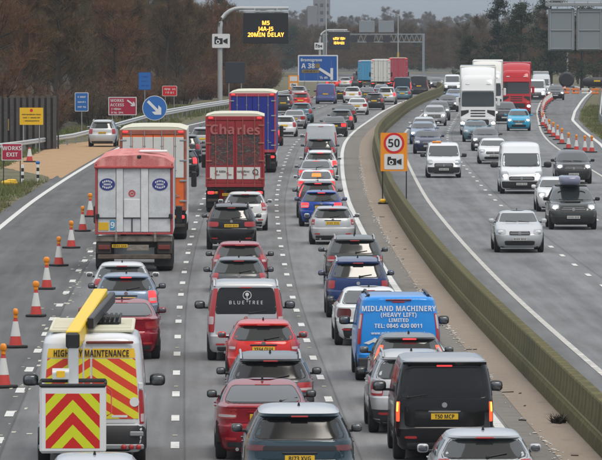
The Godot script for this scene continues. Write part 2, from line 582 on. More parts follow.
# ------------------------------------------------------------------ shared vehicle pieces
func wheel_meshes(r: float, w: float) -> Array:
	var key := "wheel%.3f_%.3f" % [r, w]
	if cache.has(key):
		return cache[key]
	var st := mb()
	var h := w * 0.5
	lathe(st, Vector3.ZERO, [[r * 0.62, -h * 0.86, 1], [r * 0.86, -h, 1], [r * 0.97, -h * 0.88], [r, -h * 0.55], [r, h * 0.55], [r * 0.97, h * 0.88], [r * 0.86, h, 1], [r * 0.62, h * 0.86, 1]], 24, 0)
	st.generate_normals()
	var tyre := st.commit()
	st = mb()
	lathe(st, Vector3.ZERO, [[r * 0.64, -h * 0.84, 1], [r * 0.58, -h * 0.78, 1], [r * 0.54, -h * 0.45, 1], [r * 0.1, -h * 0.4, 1], [r * 0.1, h * 0.4, 1], [r * 0.54, h * 0.45, 1], [r * 0.58, h * 0.78, 1], [r * 0.64, h * 0.84, 1]], 24, 0)
	for k in 5:
		var a := TAU * k / 5
		var dir := Vector3(0, cos(a), sin(a))
		for s in [-1.0, 1.0]:
			var bs := Basis(Vector3.RIGHT, dir, Vector3.RIGHT.cross(dir))
			box(st, dir * r * 0.33 + Vector3(s * h * 0.66, 0, 0), Vector3(h * 0.2, r * 0.52, r * 0.13), 0.006, bs)
	st.generate_normals()
	var rim := st.commit()
	cache[key] = [tyre, rim]
	return cache[key]
func wheel(parent: Node, at: Vector3, r: float, w: float, rim_m := "rim") -> void:
	var ms := wheel_meshes(r, w)
	var n := Node3D.new()
	n.name = "wheel"
	n.position = at
	parent.add_child(n, true)
	inst("tyre", ms[0], M.tyre, n)
	inst("rim", ms[1], M[rim_m], n)
func plate(parent: Node, at: Vector3, tilt: float, front: bool, reg: String) -> void:
	var key := "plate_front" if front else "plate_rear"
	if not cache.has(key):
		var st := mb()
		box(st, Vector3.ZERO, Vector3(0.52, 0.115, 0.012), 0.004)
		st.generate_normals()
		cache[key] = st.commit()
	var p := inst("number_plate", cache[key], M.plate_white if front else M.plate_yellow, parent, at)
	p.rotation = Vector3(tilt, PI if front else 0.0, 0)
	if reg != "" and reg != "-":
		text(p, reg, 0.078, Vector3(0, 0, 0.008), M.black_print, Vector3.ZERO, true, 0.86)
	elif reg == "-":
		# too far off to be read: only the row of dark strokes shows
		if not cache.has("strokes"):
			var st := mb()
			for k in 7:
				var x := -0.195 + 0.062 * k + (0.02 if k > 3 else 0.0)
				box(st, Vector3(x - 0.012, 0, 0), Vector3(0.014, 0.07, 0.004))
				box(st, Vector3(x + 0.012, 0.0, 0), Vector3(0.012, 0.07 if k % 2 == 0 else 0.04, 0.004))
			st.generate_normals()
			cache["strokes"] = st.commit()
		inst("lettering", cache["strokes"], M.black_print, p, Vector3(0, 0, 0.007)).set_meta("kind", "stuff")
func mirror(parent: Node, S: Dictionary, s: float, m: Material, y: float, z: float, size := 1.0) -> void:
	var p := at_side(S, y, z, s)
	var st := mb()
	var c := Vector3(p.x + s * 0.15 * size, y + 0.06 * size, z)
	sup(st, c, Vector3(0.10, 0.078, 0.07) * size, 0.6)
	var o := obj("door_mirror", st, m, parent)
	st = mb()
	box(st, Vector3(p.x + s * 0.03 * size, y + 0.01, z), Vector3(0.12 * size, 0.05, 0.06), 0.012)
	obj("arm", st, M.trim, o)
	st = mb()
	sup(st, c + Vector3(0, 0, 0.06 * size), Vector3(0.080, 0.056, 0.022) * size, 0.6, 12, 6)
	obj("mirror_glass", st, M.mirror, o)
func place_on_road(o: Node3D, x: float, d: float, L: float, oncoming: bool) -> void:
	var dc := d + L * 0.5
	var t := (road_x(dc + 2) - road_x(dc - 2)) / 4.0
	var sl := (drop(dc + 3) - drop(dc - 3)) / 6.0
	o.position = Vector3(x + t * L * 0.5, drop(dc), -dc)
	if oncoming:
		o.rotation = Vector3(-atan(sl), PI - atan(t), 0)
	else:
		o.rotation = Vector3(atan(sl), -atan(t), 0)

# ------------------------------------------------------------------ cars and vans
func car(called: String, kind: String, x: float, d: float, dim: Array, body_mat: String, label: String, op := {}) -> Node3D:
	var L: float = dim[0]
	var W: float = dim[1]
	var H: float = dim[2]
	var S := shell(kind, L, W, H)
	var ky: float = S.ky
	var kl: float = S.kl
	var bm: Material = M[body_mat]
	var onc: bool = op.get("oncoming", false)
	var near := d < 330.0
	var o := thing(called, label, op.get("category", "van" if kind.ends_with("van") else "car"), Vector3.ZERO, 0.0, op.get("group", ""))
	place_on_road(o, x, d, L, onc)
	var body := obj("body", shell_body(S, 64 if near else 40), bm, o)
	var st := mb()
	var r: float = op.get("wheel", S.wheel)
	# underbody, arches, wheels
	box(st, Vector3(0, r * 0.85, 0), Vector3(W * 0.74, 0.2, L * 0.9), 0.03)
	obj("underbody", st, M.under, o)
	var zr := L * 0.5 - 0.78 * kl
	var zf := -L * 0.5 + 0.86 * kl
	var ww := 0.215 if not kind.ends_with("van") else 0.23
	for s in [-1.0, 1.0]:
		for z in [zr, zf]:
			var ar := mb()
			var xw := absf(at_side(S, 0.5 * ky, z, s).x)
			for k in 12:
				var a0 := PI * k / 12.0
				var a1 := PI * (k + 1) / 12.0
				var rr := r + 0.065
				tri(ar, Vector3(s * (xw + 0.006), r, z), Vector3(s * (xw + 0.006), r + sin(a0) * rr, z + cos(a0) * rr), Vector3(s * (xw + 0.006), r + sin(a1) * rr, z + cos(a1) * rr), Vector3(0, r, z))
				quad(ar, Vector3(s * (xw + 0.006), r + sin(a0) * rr, z + cos(a0) * rr), Vector3(s * (xw + 0.006), r + sin(a1) * rr, z + cos(a1) * rr), Vector3(s * (xw - 0.2), r + sin(a1) * rr, z + cos(a1) * rr), Vector3(s * (xw - 0.2), r + sin(a0) * rr, z + cos(a0) * rr), Vector3(s * (xw - 0.1), r, z))
			obj("wheel_arch", ar, M.under, o)
			wheel(o, Vector3(s * (xw - ww * 0.5 + 0.012), r, z), r, ww, op.get("rim", "rim"))
	# glass
	var belt: float = S.belt
	var top: float = S.top
	var gm: Material = M[op.get("glass", "glass")]
	var is_van := kind.ends_with("van")
	if not op.get("panel_rear", false):
		var gy0: float = belt + op.get("gb", 0.035) * ky
		var gy1: float = top - op.get("gt", 0.02) * ky
		var gu: float = op.get("gu", 0.90 if is_van else 0.88)
		if near and not onc:
			obj("window_seal", panel(S, gy0 - 0.022, gy1 + 0.018, -gu - 0.03, gu + 0.03, 0.004, 0.02, false, 12, 7, 0.10), M.trim, o)
		var rw := obj("rear_window", panel(S, gy0, gy1, -gu, gu, 0.009, 0.02, false, 12, 7, 0.12), gm, o)
		if near and not onc and op.get("wiper", true):
			st = mb()
			var w0 := at_u(S, gy0 + 0.02, op.get("wiper_x", 0.05)) + Vector3(0, 0, 0.03)
			var w1 := at_u(S, gy0 + 0.075, op.get("wiper_x", 0.05) + 0.42) + Vector3(0, 0, 0.03)
			tube(st, [w0, w1], [0.014, 0.009], 6)
			sup(st, w0, Vector3(0.03, 0.03, 0.03), 0.8, 8, 6)
			obj("wiper", st, M.trim, rw)
	obj("windscreen", panel(S, belt + 0.03 * ky, top - 0.01, -0.9, 0.9, 0.008, 0.02, true, 12, 7, 0.06), gm, o)
	var ra := sh(S, belt + 0.04)
	var rb := sh(S, top - 0.03)
	for s in [-1.0, 1.0]:
		if is_van:
			var fz0: float = ra[3] + 0.35 * kl
			var fz1: float = rb[3] + 0.16 * kl
			obj("side_window", side_panel(S, belt + 0.05, top - 0.04, fz0, fz1, -L * 0.5 + 1.95 * kl, -L * 0.5 + 1.95 * kl, s), gm, o)
			if op.get("windows", false):
				obj("side_window", side_panel(S, belt + 0.06, top - 0.04, -L * 0.5 + 2.1 * kl, -L * 0.5 + 2.1 * kl, L * 0.5 - 1.5 * kl, L * 0.5 - 1.5 * kl, s), gm, o)
				obj("side_window", side_panel(S, belt + 0.06, top - 0.04, L * 0.5 - 1.38 * kl, L * 0.5 - 1.38 * kl, L * 0.5 - 0.3 * kl, L * 0.5 - 0.38 * kl, s), gm, o)
		else:
			var bz0: float = ra[3] + 0.30 * kl
			var bz1: float = rb[3] + 0.22 * kl
			var mz := 0.12 * kl
			var ez0: float = ra[2] - 0.36 * kl
			var ez1: float = rb[2] - 0.32 * kl
			obj("side_window", side_panel(S, belt + 0.03, top - 0.03, bz0, bz1, mz, mz, s), gm, o)
			obj("side_window", side_panel(S, belt + 0.03, top - 0.03, mz + 0.09, mz + 0.09, ez0, ez1, s), gm, o)
		mirror(o, S, s, M[op.get("mirror", body_mat)], belt + 0.0, ra[3] + (0.55 if not is_van else 0.5) * kl, op.get("mirror_size", 1.35 if is_van else 1.0))
		if near:
			for hz in [0.30, -0.75]:
				if not is_van:
					st = mb()
					var hp := at_side(S, belt - 0.12, hz * kl, s)
					box(st, hp + Vector3(s * 0.012, 0, 0), Vector3(0.03, 0.026, 0.2), 0.008)
					obj("door_handle", st, bm, o)
	if op.get("clad", false):
		obj("cladding", band(S, S.rows[0][0] + 0.02, 0.50 * ky, 0.012, 0.03, TAU - 0.03), M.plastic, o)
	if op.get("rails", false):
		for s in [-1.0, 1.0]:
			st = mb()
			var hr := sh(S, 0.955 * H)
			var p0 := Vector3(s * hr[1] * 0.97, 0.965 * H, hr[2] - 0.12)
			var p1 := Vector3(s * hr[1] * 0.97, 0.965 * H, hr[3] + 0.25)
			tube(st, [p0 + Vector3(0, -0.05, 0.05), p0 + Vector3(0, 0.055, -0.06), p1 + Vector3(0, 0.055, 0.1), p1 + Vector3(0, -0.05, 0)], [0.024], 8)
			obj("roof_rail", st, M[op.get("rail_mat", "alloy")], o)
	if op.get("fin", near and not is_van):
		st = mb()
		var fz: float = op.get("fin_z", L * 0.5 - (1.05 if kind == "hatch" or kind == "suv" else 1.9) * kl)
		tube(st, [Vector3(0, H - 0.015, fz + 0.05), Vector3(0, H + 0.06, fz + 0.07)], [0.03, 0.012], 8)
		obj("antenna", st, M.trim, o)
	# rear end
	var lt: Array = op.get("tail", {"hatch": [0.70, 1.02, 0.70, 0.98], "suv": [0.80, 1.10, 0.70, 0.98], "saloon": [0.72, 0.955, 0.55, 0.95], "lift": [0.76, 0.985, 0.56, 0.95], "van": [0.80, 1.50, 0.885, 0.88], "bigvan": [0.75, 1.25, 0.90, 0.85]}[kind])
	var tm: Material = M["tail_lit"] if op.get("lit", false) else M[op.get("tail_mat", "tail")]
	for s in [-1.0, 1.0]:
		var tl := obj("tail_light", wrap_light(S, lt[0] * ky, lt[1] * ky, lt[2], lt[3], s, 0.012, false, lt[4] if lt.size() > 4 else 0.0), tm, o)
		if near and not onc and op.get("lens", true):
			var lf: Array = op.get("lens_at", [0.16, 0.44])
			obj("lens", wrap_light(S, lerp(lt[0], lt[1], lf[0]) * ky, lerp(lt[0], lt[1], lf[1]) * ky, lt[2] + 0.02, lt[3] - 0.06, s, 0.018), M[op.get("lens_mat", "lens")], tl)
	if not onc:
		var py: float = op.get("plate_y", {"hatch": 0.80, "suv": 0.88, "saloon": 0.78, "lift": 0.84, "van": 0.98, "bigvan": 0.86}[kind]) * ky
		var pp := at_u(S, py, 0.0)
		var pq := at_u(S, py + 0.05, 0.0)
		var tilt := -atan2(pp.z - pq.z, 0.05)
		plate(o, Vector3(0, py, pp.z + 0.026), tilt, false, op.get("plate", "-" if d < 300 else ""))
		if near and not op.get("panel_rear", false):
			# the boot lid stands a little proud, with its joint all round
			var ty0: float = op.get("lid0", {"hatch": 0.68, "suv": 0.79, "saloon": 0.71, "lift": 0.73, "van": 0.67, "bigvan": 0.7}[kind]) * ky
			var lid := obj("boot_lid", panel(S, ty0, belt - 0.012, -op.get("lid_u", 0.80), op.get("lid_u", 0.80), 0.008, 0.02, false, 14, 6, 0.05), bm, o)
			st = mb()
			var hy: float = py + 0.095
			var hp2 := at_u(S, hy, 0.0)
			box(st, Vector3(0, hy, hp2.z + 0.016), Vector3(0.62, 0.034, 0.03), 0.01)
			obj("boot_handle", st, M[op.get("strip", "trim")], lid)
			if op.get("badge", true):
				st = mb()
				var by: float = op.get("badge_y", lerp(py, belt, 0.72))
				disc(st, Vector3(0, by, at_u(S, by, 0).z + 0.01), 0.0, 0.052, 0.012, 20)
				disc(st, Vector3(0, by, at_u(S, by, 0).z + 0.02), 0.03, 0.05, 0.008, 20)
				obj("badge", st, M.chrome, lid)
		st = mb()
		var rows: Array = S.rows
		panel_to(st, S, rows[0][0] + 0.03, op.get("low", 0.36) * ky, -0.78, 0.78, 0.01, 0.03, false, 14, 4, 0.05)
		var lowb := obj("lower_bumper", st, M.plastic, o)
		if near:
			for s in [-1.0, 1.0]:
				obj("reflector", panel(S, op.get("refl_y", 0.40) * ky, (op.get("refl_y", 0.40) + 0.045) * ky, s * 0.68 - 0.12, s * 0.68 + 0.12, 0.016, 0.02, false, 5, 3, 0.2), M.tail, o)
			if op.get("exhaust", true):
				st = mb()
				cyl(st, Vector3(-W * 0.27, 0.235 * ky, L * 0.5 - 0.25), Vector3(-W * 0.27, 0.225 * ky, L * 0.5 - 0.02), 0.035)
				obj("exhaust", st, M.chrome, lowb)
		if op.get("high", true) and d < 420:
			st = mb()
			var hy2: float = top + 0.025 * ky
			if kind == "saloon" or kind == "lift":
				hy2 = top + 0.0
			var q := at_u(S, hy2, 0.0)
			box(st, q + Vector3(0, 0, 0.008), Vector3(0.30, 0.03, 0.03), 0.008)
			obj("high_brake_light", st, M.tail_lit if op.get("lit", false) or op.get("high_lit", false) else M.tail, o)
	else:
		# front end
		var hl: Array = op.get("head", {"hatch": [0.66, 0.84, 0.58, 0.95], "suv": [0.80, 0.97, 0.60, 0.95], "saloon": [0.66, 0.82, 0.56, 0.92], "lift": [0.66, 0.82, 0.56, 0.92], "van": [0.78, 1.02, 0.66, 0.92], "bigvan": [0.82, 1.10, 0.62, 0.90]}[kind])
		for s in [-1.0, 1.0]:
			var hd := obj("headlight", wrap_light(S, hl[0] * ky, hl[1] * ky, hl[2], hl[3], s, 0.012, true), M.head_glass, o)
			st = mb()
			var hu: float = s * op.get("lamp_u", 0.76)
			var hpos := at_u(S, (hl[0] + 0.07) * ky, hu, true)
			sup(st, hpos + Vector3(0, 0, -0.03), Vector3(0.11, 0.065, 0.04) * op.get("lamp_k", 1.0), 0.8, 12, 8)
			obj("lamp", st, M.head_on if op.get("lamps", true) else M.head_off, hd)
		var gr: Array = op.get("grille", {"hatch": [0.58, 0.72, 0.5], "suv": [0.66, 0.92, 0.55], "saloon": [0.62, 0.76, 0.42], "lift": [0.6, 0.76, 0.42], "van": [0.60, 0.84, 0.55], "bigvan": [0.66, 0.86, 0.6]}[kind])
		var gl := obj("grille", panel(S, gr[0] * ky, gr[1] * ky, -gr[2], gr[2], 0.012, 0.03, true, 12, 4, 0.12), M.plastic, o)
		st = mb()
		var gy: float = (gr[0] + gr[1]) * 0.5 * ky
		var gp := at_u(S, gy, 0, true)
		disc(st, Vector3(0, gy, gp.z - 0.035), 0.0, 0.062, -0.012, 20)
		box(st, Vector3(0, gy, gp.z - 0.018), Vector3(gr[2] * W * 0.9, 0.022, 0.02), 0.006)
		box(st, Vector3(0, gy + 0.06 * ky, gp.z - 0.012), Vector3(gr[2] * W * 0.8, 0.014, 0.02), 0.004)
		obj("badge", st, M.chrome, gl)
		obj("air_intake", panel(S, 0.27 * ky, 0.43 * ky, -0.62, 0.62, 0.012, 0.03, true, 14, 4, 0.12), M.plastic, o)
		if is_van or op.get("dark_bumper", false):
			obj("bumper", panel(S, 0.30 * ky, 0.62 * ky, -0.93, 0.93, 0.02, 0.04, true, 16, 5, 0.04), M.plastic, o)
		var py2: float = op.get("plate_y", 0.49) * ky
		plate(o, Vector3(0, py2, at_u(S, py2, 0, true).z - 0.04), 0.0, true, "-" if d < 420 else "")
		st = mb()
		for s in [-0.5, 0.1]:
			var a0 := at_u(S, belt + 0.035 * ky, s, true) + Vector3(0, 0.005, -0.02)
			var a1 := at_u(S, belt + 0.055 * ky, s + 0.5, true) + Vector3(0, 0.005, -0.02)
			tube(st, [a0, a1], [0.009], 5)
		obj("wiper", st, M.trim, o)
	return o

# ------------------------------------------------------------------ lorries
func cab(o: Node3D, L: float, zback: float, W: float, H: float, m: String, op := {}) -> void:
	# a cab whose front faces -Z, its back at zback
	var S := shell("cab", 2.3, W, H)
	var holder := Node3D.new()
	holder.name = "cab"
	holder.position = Vector3(0, 0, zback - 1.15)
	o.add_child(holder, true)
	var ky: float = S.ky
	obj("cab_body", shell_body(S, 48), M[m], holder)
	obj("windscreen", panel(S, 1.78 * ky, 2.70 * ky, -0.93, 0.93, 0.012, 0.03, true, 14, 6, 0.04), M.glass, holder)
	var st := mb()
	var vp := at_u(S, 2.80 * ky, 0, true)
	box(st, Vector3(0, 2.80 * ky, vp.z - 0.16), Vector3(W * 0.92, 0.09, 0.30), 0.03)
	obj("sun_visor", st, M[op.get("visor", m)], holder)
	obj("grille", panel(S, 0.62 * ky, 0.98 * ky, -0.62, 0.62, 0.015, 0.04, true, 12, 4, 0.1), M.plastic, holder)
	for k in 3:
		obj("grille_slat", panel(S, (1.16 + 0.17 * k) * ky, (1.23 + 0.17 * k) * ky, -0.42, 0.42, 0.02, 0.04, true, 10, 3, 0.08), M.plastic, holder)
	for s in [-1.0, 1.0]:
		obj("air_vent", wedge(S, 1.16 * ky, 1.58 * ky, s), M.plastic, holder)
		var hd := obj("headlight", wrap_light(S, 0.62 * ky, 0.90 * ky, 0.72, 0.95, s, 0.012, true), M.head_glass, holder)
		st = mb()
		sup(st, at_u(S, 0.75 * ky, s * 0.86, true) + Vector3(0, 0, -0.03), Vector3(0.15, 0.085, 0.05), 0.8, 12, 8)
		obj("lamp", st, M.head_on, hd)
		obj("side_window", side_panel(S, 1.8 * ky, 2.6 * ky, -0.75, -0.62, 0.35, 0.35, s), M.glass, holder)
		st = mb()
		box(st, Vector3(s * (W * 0.5 + 0.20), 2.1 * ky, -0.98), Vector3(0.22, 0.62, 0.14), 0.04)
		var mr := obj("door_mirror", st, M[op.get("mirror", "trim")], holder)
		st = mb()
		box(st, Vector3(s * (W * 0.5 + 0.06), 2.3 * ky, -0.98), Vector3(0.18, 0.05, 0.05), 0.01)
		obj("arm", st, M.trim, mr)
		wheel(holder, Vector3(s * (W * 0.5 - 0.19), 0.5, -0.05), 0.5, 0.33, "rim_dark")
		st = mb()
		sup(st, at_u(S, 3.2 * ky, s * 0.62, true) + Vector3(0, 0, -0.01), Vector3(0.16, 0.05, 0.04), 0.7, 10, 6)
		obj("marker_lamp", st, M.head_off, holder)
	if op.get("plate", true):
		plate(holder, Vector3(0, 0.5 * ky, -1.15 - 0.03), 0.0, true, "")
func wedge(S: Dictionary, y0: float, y1: float, s: float) -> SurfaceTool:
	var st := mb()
	var P := []
	for j in 4:
		var b := j / 3.0
		var row := []
		for i in 6:
			row.append(at_u(S, lerp(y0 + 0.30 * (1 - i / 5.0), y1 - 0.05 * (i / 5.0), b) , s * lerp(0.52, 0.95, (i / 5.0)), true))
		P.append(row)
	grid(st, P, Vector3.ZERO, 0.015, 0.03, 3)
	return st
func lorry(x: float, d: float, W: float, H: float, Lb: float, cabm: String, side: String, label: String, op := {}) -> Node3D:
	var onc: bool = op.get("oncoming", false)
	var gap := 0.75
	var L := Lb + gap + 2.3
	var o := thing(op.get("called", "box_lorry"), label, "lorry")
	place_on_road(o, x, d, L, onc)
	var zr := L * 0.5
	var fl: float = op.get("floor", 1.12)
	var hb := H - 0.1 - fl
	var st := mb()
	box(st, Vector3(0, fl + hb * 0.5, zr - Lb * 0.5 - 0.05), Vector3(W, hb, Lb - 0.1), 0.03)
	var bodyo := obj("cargo_box", st, M[side], o)
	st = mb()
	var rp := []
	var ns := 8
	for e in 2:
		var row := []
		for i in ns + 1:
			var t := 2.0 * i / ns - 1.0
			row.append(Vector3(t * W * 0.5, H - 0.1 + 0.12 * pow(1 - pow(abs(t), 4), 0.5), zr - (0.0 if e == 0 else Lb)))
		rp.append(row)
	grid(st, rp, Vector3(0, H - 1, zr - Lb * 0.5), 0.0, 0.02, 4)
	for e in 2:
		for i in ns:
			tri(st, rp[e][i], rp[e][i + 1], Vector3(0, H - 0.1, rp[e][0].z), Vector3(0, H - 0.2, zr - Lb * 0.5))
	obj("roof", st, M[op.get("roof", "cream")], o)
	# rear frame
	st = mb()
	var fw := 0.1
	for s in [-1.0, 1.0]:
		box(st, Vector3(s * (W * 0.5 - fw * 0.5), fl + hb * 0.5, zr + 0.0), Vector3(fw, hb, 0.1), 0.015)
	box(st, Vector3(0, fl + hb - 0.09, zr + 0.002), Vector3(W - 2 * fw, 0.18, 0.096), 0.015)
	box(st, Vector3(0, fl + 0.08, zr + 0.002), Vector3(W - 2 * fw, 0.16, 0.096), 0.015)
	obj("rear_frame", st, M[op.get("frame", side)], o)
	var dw := (W - 2 * fw) * 0.5 - 0.008
	var dh := hb - 0.36
	for s in [-1.0, 1.0]:
		st = mb()
		box(st, Vector3(s * (dw * 0.5 + 0.006), fl + 0.17 + dh * 0.5, zr - 0.005), Vector3(dw, dh, 0.06), 0.012)
		var dr := obj("door", st, M[op.get("door", side)], o)
		for q in [0.28, 0.72]:
			st = mb()
			var rx: float = s * dw * q
			cyl(st, Vector3(rx, fl + 0.02, zr + 0.055), Vector3(rx, fl + hb - 0.04, zr + 0.055), 0.018, -1, 8)
			for yy in [0.2, 0.5, 0.8]:
				box(st, Vector3(rx, fl + hb * yy, zr + 0.045), Vector3(0.09, 0.05, 0.05), 0.01)
			box(st, Vector3(rx + 0.08, fl + 0.55, zr + 0.06), Vector3(0.2, 0.03, 0.02), 0.005)
			obj("lock_rod", st, M[op.get("rod", "galv")], dr)
		for yy in [0.12, 0.37, 0.62, 0.87]:
			st = mb()
			box(st, Vector3(s * (W * 0.5 - 0.14), fl + hb * yy, zr + 0.045), Vector3(0.26, 0.07, 0.05), 0.012)
			obj("hinge", st, M[op.get("rod", "galv")], dr)
		st = mb()
		sup(st, Vector3(s * (W * 0.5 - 0.22), fl + hb - 0.07, zr + 0.06), Vector3(0.11, 0.04, 0.03), 0.6, 10, 6)
		obj("marker_lamp", st, M.tail_lit, o)
	chassis(o, L, Lb, W, fl, op)
	if op.get("has_cab", true):
		cab(o, L, zr - Lb - gap, W * 0.98, op.get("cabH", 3.6), cabm, op)
	return o
func chassis(o: Node3D, L: float, Lb: float, W: float, fl: float, op: Dictionary) -> void:
	var zr := L * 0.5
	var st := mb()
	for s in [-1.0, 1.0]:
		box(st, Vector3(s * 0.42, fl - 0.16, zr - L * 0.5 + 0.2), Vector3(0.12, 0.28, L - 0.8), 0.01)
	for k in 5:
		box(st, Vector3(0, fl - 0.17, zr - 0.5 - k * (L - 1.5) / 5.0), Vector3(0.8, 0.16, 0.12), 0.01)
	box(st, Vector3(0, fl - 0.07, zr - Lb * 0.5), Vector3(W * 0.96, 0.1, Lb * 0.98), 0.01)
	obj("chassis", st, M.chassis, o)
	st = mb()
	box(st, Vector3(0, 0.55, zr - 0.12), Vector3(W * 0.95, 0.13, 0.1), 0.02)
	for s in [-1.0, 1.0]:
		box(st, Vector3(s * 0.42, 0.74, zr - 0.16), Vector3(0.1, 0.42, 0.1), 0.01)
	obj("underrun_bar", st, M[op.get("bar", "chassis")], o)
	for s in [-1.0, 1.0]:
		st = mb()
		box(st, Vector3(s * (W * 0.5 - 0.32), fl - 0.24, zr - 0.07), Vector3(0.5, 0.17, 0.09), 0.02)
		var tl := obj("tail_light", st, M.trim, o)
		st = mb()
		sup(st, Vector3(s * (W * 0.5 - 0.23), fl - 0.24, zr - 0.02), Vector3(0.15, 0.07, 0.03), 0.5, 10, 6)
		obj("lens", st, M.tail_lit if op.get("lit", true) else M.tail, tl)
		st = mb()
		sup(st, Vector3(s * (W * 0.5 - 0.46), fl - 0.24, zr - 0.02), Vector3(0.07, 0.06, 0.03), 0.5, 10, 6)
		obj("lens", st, M.amber, tl)
		st = mb()
		box(st, Vector3(s * (W * 0.5 - 0.3), 0.6, zr - 0.35), Vector3(0.58, 0.75, 0.025), 0.008)
		obj("mud_flap", st, M.rubber, o)
		var axles: Array = op.get("axles", [1.1, 2.4])
		for a in axles:
			wheel(o, Vector3(s * (W * 0.5 - 0.29), 0.48, zr - a), 0.48, 0.54, "rim_dark")
	var pl := op.get("plate_x", -0.3) as float
	plate(o, Vector3(pl, 0.80, zr - 0.10), 0.0, false, "-")

func oncoming_lorry(x: float, d: float, W: float, cabH: float, boxH: float, Lb: float, cabm: String, boxm: String, label: String, defl: String) -> Node3D:
	var L := 2.3 + 0.8 + Lb
	var o := thing("articulated_lorry", label, "lorry")
	place_on_road(o, x, d, L, true)
	var zf := -L * 0.5
	cab(o, L, zf + 2.3, W * 0.98, cabH, cabm, {"mirror": cabm, "visor": cabm})
	var st := mb()
	# roof deflector, swept back from the cab roof to the box
	var P := []
	for j in 7:
		var t := j / 6.0
		var row := []
		for i in 9:
			var u := 2.0 * i / 8.0 - 1.0
			var hw := W * 0.46
			var y: float = lerp(cabH - 0.35, boxH - 0.05, sin(t * PI * 0.5)) - 0.10 * pow(abs(u), 4)
			row.append(Vector3(u * hw, y, zf + lerp(0.75, 2.2, t) + 0.25 * pow(abs(u), 4)))
		P.append(row)
	grid(st, P, Vector3(0, 2.0, zf + 3.0), 0.0, 0.05, 4)
	for s in [-1.0, 1.0]:
		var a := Vector3(s * W * 0.46, cabH - 0.45, zf + 1.0)
		var b := Vector3(s * W * 0.46, boxH - 0.15, zf + 2.25)
		var c := Vector3(s * W * 0.46, cabH - 0.45, zf + 2.25)
		tri(st, a, b, c, Vector3(0, cabH, zf + 2))
	obj("roof_deflector", st, M[defl], o)
	st = mb()
	box(st, Vector3(0, (boxH + 1.1) * 0.5, zf + 3.1 + Lb * 0.5), Vector3(W, boxH - 1.1, Lb), 0.05)
	obj("cargo_box", st, M[boxm], o)
	chassis(o, L, Lb, W, 1.1, {"axles": [1.6, 2.9, 4.2]})
	for s in [-1.0, 1.0]:
		wheel(o, Vector3(s * (W * 0.5 - 0.29), 0.48, zf + 4.2), 0.48, 0.54, "rim_dark")
	return o
